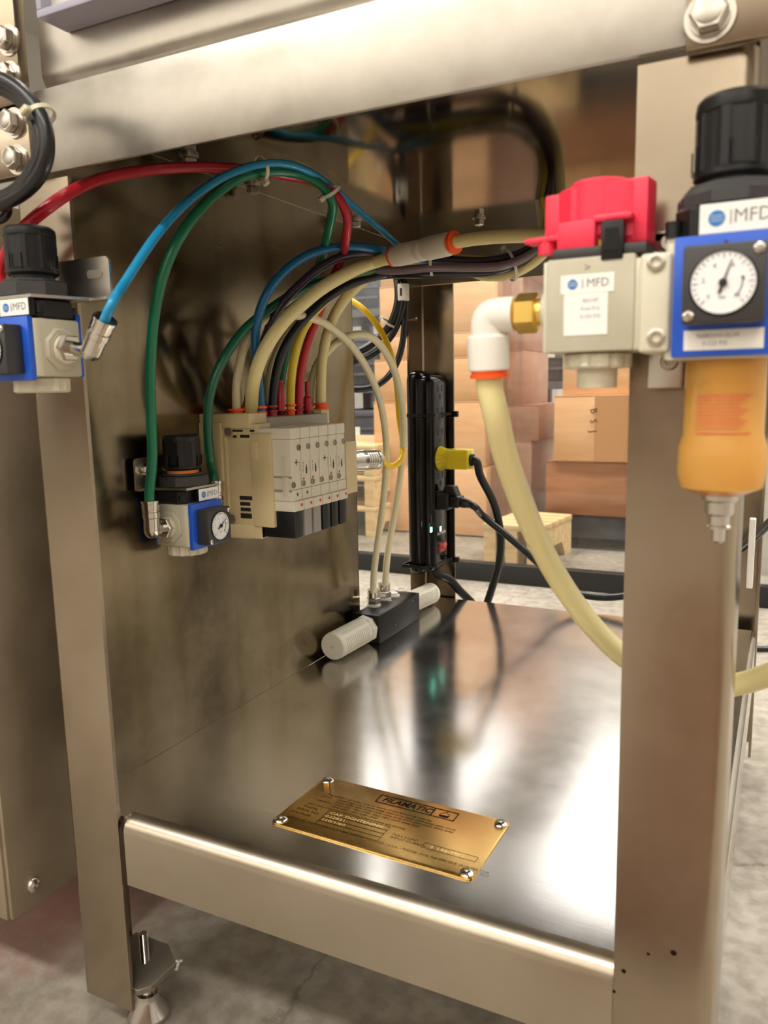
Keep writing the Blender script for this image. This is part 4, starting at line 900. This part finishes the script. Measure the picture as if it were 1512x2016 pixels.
# ------------------------------------------------------------------ name plate on the shelf
pc = [P(636, 1530, 'z', ZS), P(1001, 1620, 'z', ZS), P(934, 1738, 'z', ZS), P(538, 1622, 'z', ZS)]
ctr = (pc[0]+pc[1]+pc[2]+pc[3])/4; ux = (pc[1]-pc[0]+pc[2]-pc[3]).normalized(); pw = ((pc[1]-pc[0]).length+(pc[2]-pc[3]).length)/2; ph = ((pc[0]-pc[3]).length+(pc[1]-pc[2]).length)/2
uy = Vector((-ux.y, ux.x, 0)); NT = face_T((ctr.x, ctr.y, ZS+.0001), ux, uy)
npl = thing('name_plate', 'gold coloured engraved machine plate riveted to the shelf', 'plate', NT)
R = .004; rp = []
for cx, cy, a0 in ((pw/2-R, ph/2-R, 0), (-pw/2+R, ph/2-R, PI/2), (-pw/2+R, -ph/2+R, PI), (pw/2-R, -ph/2+R, 1.5*PI)):
    rp += [(cx+R*math.cos(a0+PI/2*i/5), cy+R*math.sin(a0+PI/2*i/5)) for i in range(6)]
MB().prism(rp, 0, .0010, None, .0003, 2).build('plate_sheet', 'gold', npl)
Zp = .00105
for sx in (-1, 1):
    for sy in (-1, 1):
        b = MB(); T = TR((sx*(pw/2-.0055), sy*(ph/2-.0055), .001)); 
        b.lathe([(.0046, 0), (.0047, .0006), (.0036, .0018), (.0016, .0023), (.0014, .0012), (.0002, .0012)], 24, T, rf=lambda a, z: .0002*math.sin(a*5+sx)+.0002*math.sin(a*3+sy)); b.build('rivet', 'chrome', npl)
def rect(x0, y0, x1, y1, t, name, m='goldink', z=Zp):
    b = MB()
    for lo, hi in (((x0, y0), (x1, y0+t)), ((x0, y1-t), (x1, y1)), ((x0, y0), (x0+t, y1)), ((x1-t, y0), (x1, y1))): b.box((lo[0], lo[1], z-.0001), (hi[0], hi[1], z+.00004))
    return b.build(name, m, npl)
U = pw/155.0   # 1 mm of the real plate
def pt(x, y): return Matrix.Translation((-pw/2+x*U, ph/2-y*U, Zp))
def ln(txt, x, y, h, m='goldink', **k): return letters(txt, h*U, pt(x, y), m, npl, align='LEFT', **k)
rect(-pw/2+54*U, ph/2-17*U, -pw/2+118*U, ph/2-5.5*U, .8*U, 'logo_frame')
MB().box((-pw/2+99*U, ph/2-17*U, Zp-.0001), (-pw/2+100*U, ph/2-5.5*U, Zp+.00004)).build('logo_bar', 'goldink', npl)
ln('FILAMATIC', 58, 11.4, 6.0, shear=.25, sx=.98, bold=.0002); ln('®', 95.3, 14.6, 2.2)
bt = [(-2.9, -3.6), (2.9, -3.6), (3.5, -2.8), (3.5, .2), (2.2, 1.5), (.9, 2.2), (.9, 3.6), (-.9, 3.6), (-.9, 2.2), (-2.2, 1.5), (-3.5, .2), (-3.5, -2.8)]
T = pt(109, 11.3); b = MB()
for i in range(len(bt)):
    p, q = Vector((*bt[i], 0))*U, Vector((*bt[(i+1) % len(bt)], 0))*U; d = (q-p).normalized(); n_ = Vector((-d.y, d.x, 0))*.25*U
    b.geo([p+n_, p-n_, q-n_, q+n_], [(0, 1, 2, 3)], T)
b.geo([(-3.3*U, -3.4*U, 0), (3.3*U, -3.4*U, 0), (3.3*U, -.8*U, 0), (-3.3*U, -1.4*U, 0)], [(0, 1, 2, 3)], T); b.build('bottle_mark', 'goldink', npl)
ln('Manufactured under one or more of the following patents:', 17, 23.5, 2.1, sx=1.25)
ln('U.S.A.', 14.5, 27.2, 2.0, sx=1.1); ln('4083389, 4108221, 4128119, 4342399, 4356848, 4390047, 4411295, 4445550, 4467844, 4602662, 4683921, 4710108', 28, 27.2, 2.0, sx=.72)
ln('4716944, 4947904, 5052591, 5123460, 5150743, 5190189, 5201443, 5273191, 5343901, 5400572, 5487409, 5564481', 28, 30.6, 2.0, sx=.72)
ln('CANADA', 13, 34, 2.0, sx=1.1); ln('1103210, 1110212, 1155813, 1171049, 1187453, 1198712, 1207297, 1268460, 1281567', 28, 34, 2.0, sx=.72)
ln('1293230, 1304317, 1310311, 1313801, 1323987', 28, 37.4, 2.0, sx=.72)
ln('Other U.S., Canadian and Foreign patents issued and pending', 10, 41, 2.1, sx=1.12)
ln('MODEL', 9.5, 45.8, 2.5, sx=1.1); ln('SERIAL NO.', 6.5, 50.6, 2.5, sx=1.1); ln('VOLTAGE', 4.5, 55.6, 2.5, sx=1.1)
for i in range(4): rect(-pw/2+30*U, ph/2-(48+i*4.9)*U, -pw/2+81*U, ph/2-(43.1+i*4.9)*U, .3*U, 'entry_frame')
ln('CAP TIGHTENING', 32.5, 45.6, 3.1, 'emboss', sx=1.25); ln('022831', 31.5, 50.4, 3.1, 'emboss', sx=1.3); ln('110/1/60', 31, 55.4, 3.1, 'emboss', sx=1.3)
ln('FULL LOAD', 86.5, 50.5, 2.4, sx=1.15); ln('INPUT CURRENT', 86.5, 54.2, 2.4, sx=1.15)
rect(-pw/2+111*U, ph/2-56*U, -pw/2+150*U, ph/2-50.2*U, .3*U, 'entry_frame'); ln('15 146-MPS', 113, 53.1, 3.1, 'emboss', sx=1.35)
ln('NATIONAL INSTRUMENT LLC • BALTIMORE, MD 21215 • U.S.A. • PHONE: (410) 764-0900 FAX: (410) 764-7719', 7, 63.5, 2.5, sx=.93)
# ------------------------------------------------------------------ power strip on the far left leg
ps = thing('power_strip', 'glossy black power strip tied upright to the far left table leg', 'power strip', (.003, .633, .24))
py0, py1, pz0, pz1, pxd = .602, .663, .236, .521, .043
b = MB(); b.box((.0035, py0, pz0), (.030, py1, pz1), .012, 5); b.build('case_back', 'gloss', ps, True)
b = MB(); b.box((.018, py0+.004, pz0+.004), (pxd, py1-.004, pz1-.006), .010, 5); b.build('case_front', 'gloss', ps, True)
b = MB(); b.box((pxd-.003, .610, pz0+.012), (pxd+.0012, .655, pz1-.014), .010, 4); fp = b.build('outlet_panel', 'gloss', ps, True)
for i in range(6):
    zc = pz1-.030-i*.030
    b = MB(); b.box((pxd+.0008, .624, zc+.001), (pxd+.0016, .627, zc+.010)); b.box((pxd+.0008, .638, zc+.001), (pxd+.0016, .641, zc+.010)); b.cyl((pxd+.0008, .6325, zc-.006), (pxd+.0016, .6325, zc-.006), .0032, n=16); b.build('outlet', 'ink', fp, True)
for px, py in ((849, 1043), (867, 1041)):
    c = P(px, py, 'x', pxd+.001); MB().box((pxd, c.y-.0024, c.z-.0036), (pxd+.0018, c.y+.0024, c.z+.0036), .0008).build('indicator_light', 'led', fp, True)
    MB().box((pxd+.001, c.y-.0002, c.z+.008), (pxd+.0014, c.y+.0002, c.z+.020)).build('indicator_line', 'greyink', fp, True)
letters('GROUNDED', .0040, face_T((pxd+.0015, .633, P(858, 1053, 'x', pxd).z), (0, 1, 0), (0, 0, 1)), 'white', fp, True, res=1)
c = P(860, 1080, 'x', pxd); b = MB(); b.box((pxd, .616, c.z-.009), (pxd+.0018, .652, c.z+.009), .0008); sw = b.build('switch_frame', 'black', fp, True)
b = MB(); b.box((pxd+.001, .622, c.z-.006), (pxd+.0042, .646, c.z+.006), .0012, 2); b.build('rocker', 'rocker', sw, True)
letters('I', .004, face_T((pxd+.002, .6185, c.z), (0, 1, 0), (0, 0, 1)), 'white', sw, True); letters('O', .004, face_T((pxd+.002, .6495, c.z), (0, 1, 0), (0, 0, 1)), 'white', sw, True)
def strap_tie(label, z, zh):
    t = thing('cable_tie', label, 'cable tie', (.02, .63, z)); b = MB(); w = .0022
    x0, x1, a, c_ = -.0008, pxd+.0012, .600, .6725
    b.box((x0, a-.0016, z-w), (pxd*.62, a-.0002, z+w)); b.box((x1, .612, z-w), (x1+.0014, .660, z+w))
    for (p, q_) in (((pxd*.62, a-.0009), (x1+.0007, .612)), ((x1+.0007, .660), (.0535, .6655))):
        b.tube([Vector((*p, z)), Vector((*q_, z))], w*.8, 8)
    b.box((x0-.0012, a-.0016, z-w), (x0, c_+.001, z+w)); b.build('strap', 'rubber', t, True)
    MB().box((.050, .660, z-.0042), (.0590, .6665, z+.0042), .0008).build('head', 'black', t, True)
strap_tie('black cable tie round the upper part of the power strip', P(862, 817, 'x', pxd).z, 0)
strap_tie('black cable tie round the lower end of the power strip', P(860, 1113, 'x', pxd).z, 0)
# plugs and cords
c = P(847, 906, 'x', pxd); yz = c.z
yp = thing('power_cable', 'black power cable with a translucent yellow plug, dropping behind the shelf', 'cable', (pxd, .62, yz))
b = MB(); b.lathe([(.0165, .0016), (.0170, .003), (.0165, .0045), (.0140, .012), (.0135, .020)], 32, TR((pxd, .628, yz), frame((1, 0, 0)))); b.box((pxd+.016, .6135, yz-.0135), (pxd+.048, .6425, yz+.0135), .0022, 3); b.build('plug_shell', 'yplug', yp, True)
b = MB(); b.box((pxd+.024, .6131, yz-.0006), (pxd+.048, .6140, yz+.0002)); b.build('shell_seam', 'ycable', yp, True)
b = MB(); b.lathe([(.0085, 0), (.0085, .003), (.0062, .004)], 24, TR((pxd+.048, .628, yz-.001), frame((1, -.05, -.1)))); b.build('cord_clamp', 'rubber', yp, True)
c = Vector((pxd+.049, .628, yz-.001))
hose('cord', '', 'cord', [c, c+Vector((.007, 0, -.002)), (945, 936, 'y', .640), (972, 990, 'y', .655), (985, 1050, 'y', .668), (983, 1105, 'y', .678), (968, 1160, 'y', .684), (955, 1200, 'y', .69), (940, 1260, 'y', .70)], .0056, 'rubber', into=yp)
bz = P(862, 985, 'x', pxd).z
bp_ = thing('power_cable', 'black power cable with black plug, running across to behind the right leg', 'cable', (pxd, .63, bz))
b = MB(); b.box((pxd+.0012, .612, bz-.012), (pxd+.020, .645, bz+.012), .003, 3); b.box((pxd+.018, .617, bz-.009), (pxd+.034, .641, bz+.007), .003, 3); b.prism([(pxd+.006, bz+.010), (pxd+.030, bz+.006), (pxd+.024, bz+.020), (pxd+.012, bz+.021)], -.640, -.620, TR((0, 0, 0), frame((0, -1, 0), (1, 0, 0))), .002)
b.build('plug_shell', 'black', bp_, True)
b = MB(); b.lathe([(.0070, 0), (.0075, .004), (.0060, .012), (.0050, .014)], 24, TR((pxd+.033, .629, bz-.002), frame((1, 0, -.15)))); b.build('strain_relief', 'rubber', bp_, True)
c = Vector((pxd+.046, .629, bz-.0040))
hose('cord', '', 'cord', [c, c+Vector((.008, 0, -.004)), (948, 1013, 'y', .645), (1000, 1056, 'y', .66), (1050, 1100, 'y', .675), (1095, 1142, 'y', .685), (1135, 1167, 'y', .69), (1180, 1176, 'y', .69), (1240, 1172, 'y', .69), (1330, 1150, 'y', .69), (1420, 1105, 'y', .67), (1480, 1062, 'y', .62), (1530, 1015, 'y', .56), (1590, 960, 'y', .50)], .0050, 'rubber', into=bp_)
hose('supply_cord', '', 'cord', [Vector((.028, .640, .242)), Vector((.034, .640, .232)), (884, 1140, 'y', .655), (905, 1163, 'y', .672), (928, 1186, 'y', .69), (950, 1215, 'y', .71)], .0062, 'rubber', into=ps)

# ------------------------------------------------------------------ right of the leg
hose('floor_cable', 'thin black cable lying on the floor beyond the right table leg', 'cable', [(1440, 1276, 'z', .006), (1500, 1277, 'z', .006), (1600, 1276, 'z', .006)], .005, 'rubber')
wb = thing('white_board', 'white panel standing behind the clear guard at the far right', 'panel', (.9, 1.60, .02))
MB().box((P(1493, 1000, 'y', 1.60).x, 1.60, .05), (1.55, 1.62, 1.15), .003).build('board', 'paper', wb, True)
c = P(1465, 1085, 'x', XR+.003); ws = thing('white_strip', 'narrow white upright strip beside the rear right leg', 'strip', c)
b = MB(); z0, z1 = P(1462, 1152, 'x', XR+.003).z, P(1468, 1018, 'x', XR+.003).z; z0, z1 = P(1462, 1152, 'y', .30).z, P(1468, 1018, 'y', .30).z; b.box((XR+.0004, .290, z0), (P(1473, 1085, 'y', .30).x, .300, z1), .0006); b.build('strip_body', 'paper', ws, True)
sc = P(350, 1902, 'z', .0015); t_ = MB(); t_.box((-.0012, -.006, 0), (.0012, .006, .0015), .0004, 1, TR(sc, R3(.5))); t_.box((-.003, .004, 0), (.003, .0065, .0015), .0004, 1, TR(sc, R3(.5))); o = t_.build('scrap', 'paper'); tag(o, 'tiny white scrap lying on the floor under the shelf', 'scrap'); WM[o.name] = Matrix()

# ------------------------------------------------------------------ clear guard behind the machine
gd = thing('guard_screen', 'clear acrylic guard screen on a black bottom bar behind the machine', 'screen', (0, 1.515, 0))
gy = 1.50
MB().box((-2.2, gy, .0005), (1.9, gy+.03, .049), .002).build('bottom_bar', 'bar', gd, True)
MB().box((-2.2, gy+.012, .049), (1.9, gy+.016, 1.9)).build('pane', 'pane', gd, True)

# ------------------------------------------------------------------ cartons and pallets
def carton(label, x0, x1, y0, y1, z0, z1, m='carton', rot=0, tape=True, grp='stacked cartons', strip=False, open_top=False):
    cx, cy = (x0+x1)/2, (y0+y1)/2; T = TR((cx, cy, z0), R3(rot)); t = thing('carton', label, 'box', T, None); w, d, h = (x1-x0)/2, (y1-y0)/2, z1-z0
    MB().box((-w, -d, 0), (w, d, h), .004, 2).build('carton_body', m, t)
    b = MB(); b.box((-w+.002, -d-.0008, h-.003), (w-.002, d, h+.0012), .0006); b.build('top_flap', m, t)
    if tape: MB().box((-.030, -d-.0012, h-.05), (.030, d, h+.0016)).build('packing_tape', 'tape', t)
    if strip: MB().box((-w*.30, -d-.0010, .002), (w*.55, -d+.001, h-.002)).build('packing_tape', 'tape', t)
    return t
CY = 2.07
def zz(py): return P(850, py, 'y', CY).z
def xx(px, py): return P(px, py, 'y', CY).x
rows = [(1052, 918, 736, 958), (918, 790, 736, 955), (790, 704, 737, 972), (704, 656, 747, 972), (656, 556, 747, 972), (556, 430, 747, 975)]
names = ['lowest carton of the tall stack behind the power strip', 'second carton from the floor in the tall stack, beside the yellow plug', 'third carton up in the tall stack, level with the strip top',
         'flat carton in the middle of the tall stack', 'fifth carton up in the tall stack, level with the white clip', 'topmost carton of the tall stack behind the tube bundle']
for i, ((pa, pb, l, r), nm) in enumerate(zip(rows, names)):
    z0 = max(zz(pa), .004) + .0005; z1 = zz(pb); ym = (pa+pb)/2
    carton('plain brown ' + nm, xx(l, ym), xx(r, ym), CY, CY+.36, z0, z1-.0015, 'carton', tape=i in (1, 3, 5))
# recessed second column, partly wrapped
CY2 = 2.16
def x2(px, py): return P(px, py, 'y', CY2).x
def z2(py): return P(1010, py, 'y', CY2).z
for i, (pa, pb, l, r, nm) in enumerate([(1040, 868, 962, 1048, 'bottom carton of the wrapped column beside the thick cream hose'), (868, 797, 966, 1062, 'smaller carton second from the floor in the wrapped column'), (797, 690, 980, 1028, 'wrapped carton behind the orange collar of the white elbow'), (690, 545, 980, 1028, 'wrapped carton behind the white elbow'), (545, 400, 980, 1060, 'uppermost wrapped carton under the table top')]):
    carton('pinkish brown ' + nm, x2(l, 800), x2(r, 800), CY2, CY2+.32, max(z2(pa), .004), z2(pb)-.001, 'carton_pink', tape=False)
# right-hand stack on a low dark dolly
RY = 1.98
def xr(px, py): return P(px, py, 'y', RY).x
def zr_(py): return P(1090, py, 'y', RY).z
dol = thing('dolly', 'low dark dolly under the right hand cartons', 'dolly', (.05, 2.1, 0))
MB().box((xr(1092, 1020), RY+.02, .035), (xr(1330, 1020), RY+.42, zr_(1012)-.001), .004).build('deck', 'tote', dol, True)
for wx in (xr(1115, 1000), xr(1250, 1000), xr(1310, 1000)): MB().cyl((wx, RY+.06, .02), (wx+.02, RY+.06, .02), .0195, bev=.003).build('wheel', 'rubber', dol, True)
t1 = carton('sagging dark brown carton at the bottom of the right stack', xr(1074, 960), xr(1330, 960), RY, RY+.38, zr_(1012), zr_(908), 'carton_dark', tape=False)
t2 = carton('brown carton marked with letters, middle of the right stack', xr(1092, 840), xr(1330, 840), RY-.01, RY+.38, zr_(907), zr_(779), 'carton', tape=False, strip=True)
t3 = carton('brown carton on top of the right stack behind the valve', xr(1106, 720), xr(1330, 720), RY+.01, RY+.38, zr_(778), zr_(640), 'carton', tape=True)
q = P(1168, 828, 'y', RY-.0125)
for i, ch in enumerate('BSJ'): letters(ch, .020, face_T((q.x, q.y, q.z+.028-i*.030), (.2, 0, -1), (1, 0, .2)), 'ink', t2, True)
# stretch film round the wrapped column
fl_ = thing('stretch_film', 'clear stretch film hanging round the wrapped carton column', 'film', (x2(1000, 800), CY2-.03, .1))
b = MB(); n = 14; vs = []; 
for i in range(n+1):
    f = i/n; x = x2(960, 800)+(x2(1095, 800)-x2(960, 800))*f
    for j in range(8): vs.append((x+.01*math.sin(j*1.7+i), CY2-.035+.02*math.sin(i*2.1+j*.8)+.06*max(0, f-.6), .05+j*.13))
b.geo(vs, [(i*8+j, (i+1)*8+j, (i+1)*8+j+1, i*8+j+1) for i in range(n) for j in range(7)]); b.build('film_sheet', 'film', fl_, True, 80)
def pallet(label, x0, x1, y0, y1, z0, h=.12, rot=0, nb=5):
    cx, cy = (x0+x1)/2, (y0+y1)/2; t = thing('pallet', label, 'pallet', TR((cx, cy, z0), R3(rot))); w, d = (x1-x0)/2, (y1-y0)/2
    for k in range(3):
        x = -w+.02+(2*w-.04)*k/2; MB().prism([(-d, 0), (-d+.05, 0), (-d+.08, h*.4), (d-.08, h*.4), (d-.05, 0), (d, 0), (d, h-.016), (-d, h-.016)], x-.018, x+.018, TR((0, 0, 0), frame((1, 0, 0), (0, 1, 0))), .001).build('stringer', 'wood', t)
    bw = 2*d/nb*.9; me = None
    for k in range(nb):
        y = -d+bw/2+(2*d-bw)*k/(nb-1)
        o = MB().box((-w, -bw/2, 0), (w, bw/2, .016), .001).build('deck_board', 'wood', t) if me is None else bpy.data.objects.new('deck_board', me)
        if me is None: me = o.data
        else: COL.objects.link(o); o.parent = t; WM[o.name] = WM[t.name]
        o.location = (0, y, h-.016)
    return t
pallet('light wood pallet corner between the two carton stacks', P(975, 1060, 'y', 1.78).x, P(1092, 1100, 'y', 1.8).x, 1.70, 1.96, 0.0, .115, -.10)
xl = P(738, 1000, 'y', 1.95).x
for k, nm in enumerate(('bottom', 'second', 'third')):
    pallet(nm + ' light wood pallet of the stack left of the tall carton stack', xl-.85, xl, 1.95, 2.5, .001+k*.104, .102, 0.0, 6)
# ------------------------------------------------------------------ dark storage rack far behind
rk = thing('storage_rack', 'grey storage rack with dark totes behind the cartons', 'rack', (-.9, 3.2, 0))
for x in (-2.6, -1.6, -.6, .35):
    for y in (3.05, 3.55): MB().box((x-.025, y-.025, 0), (x+.025, y+.025, 1.2)).build('upright', 'rack', rk, True)
for k in range(3): MB().box((-2.6, 3.04, .12+k*.36), (.35, 3.56, .155+k*.36)).build('shelf_board', 'rack', rk, True)
n_ = 0
for k in range(3):
    for j in (3, 6):
        x = -2.55+j*.322; h = .24+.04*((j*7+k*3) % 3)/2
        T = Matrix.Translation((x+.15, 3.28, .156+k*.36)); t = thing('tote', 'dark grey tote on the ' + ('lowest', 'middle', 'top')[k] + (' rack shelf, left of the tall carton stack' if j == 3 else ' rack shelf, seen between the two carton stacks'), 'tote', T, 'totes on the storage rack')
        MB().box((-.145, -.22, 0), (.145, .22, h), .008, 2).build('tote_body', 'tote', t)
        b = MB(); b.box((-.152, -.228, h-.03), (.152, .228, h), .004)
        for q_ in range(3): b.box((-.148, -.2235, h*.2+q_*h*.2), (.148, -.219, h*.2+q_*h*.2+.012))
        b.build('tote_rim', 'rack', t)
        if (j+k) % 2: MB().box((-.05, -.2265, h*.42), (.04, -.2245, h*.66)).build('tote_tag', 'paper', t)
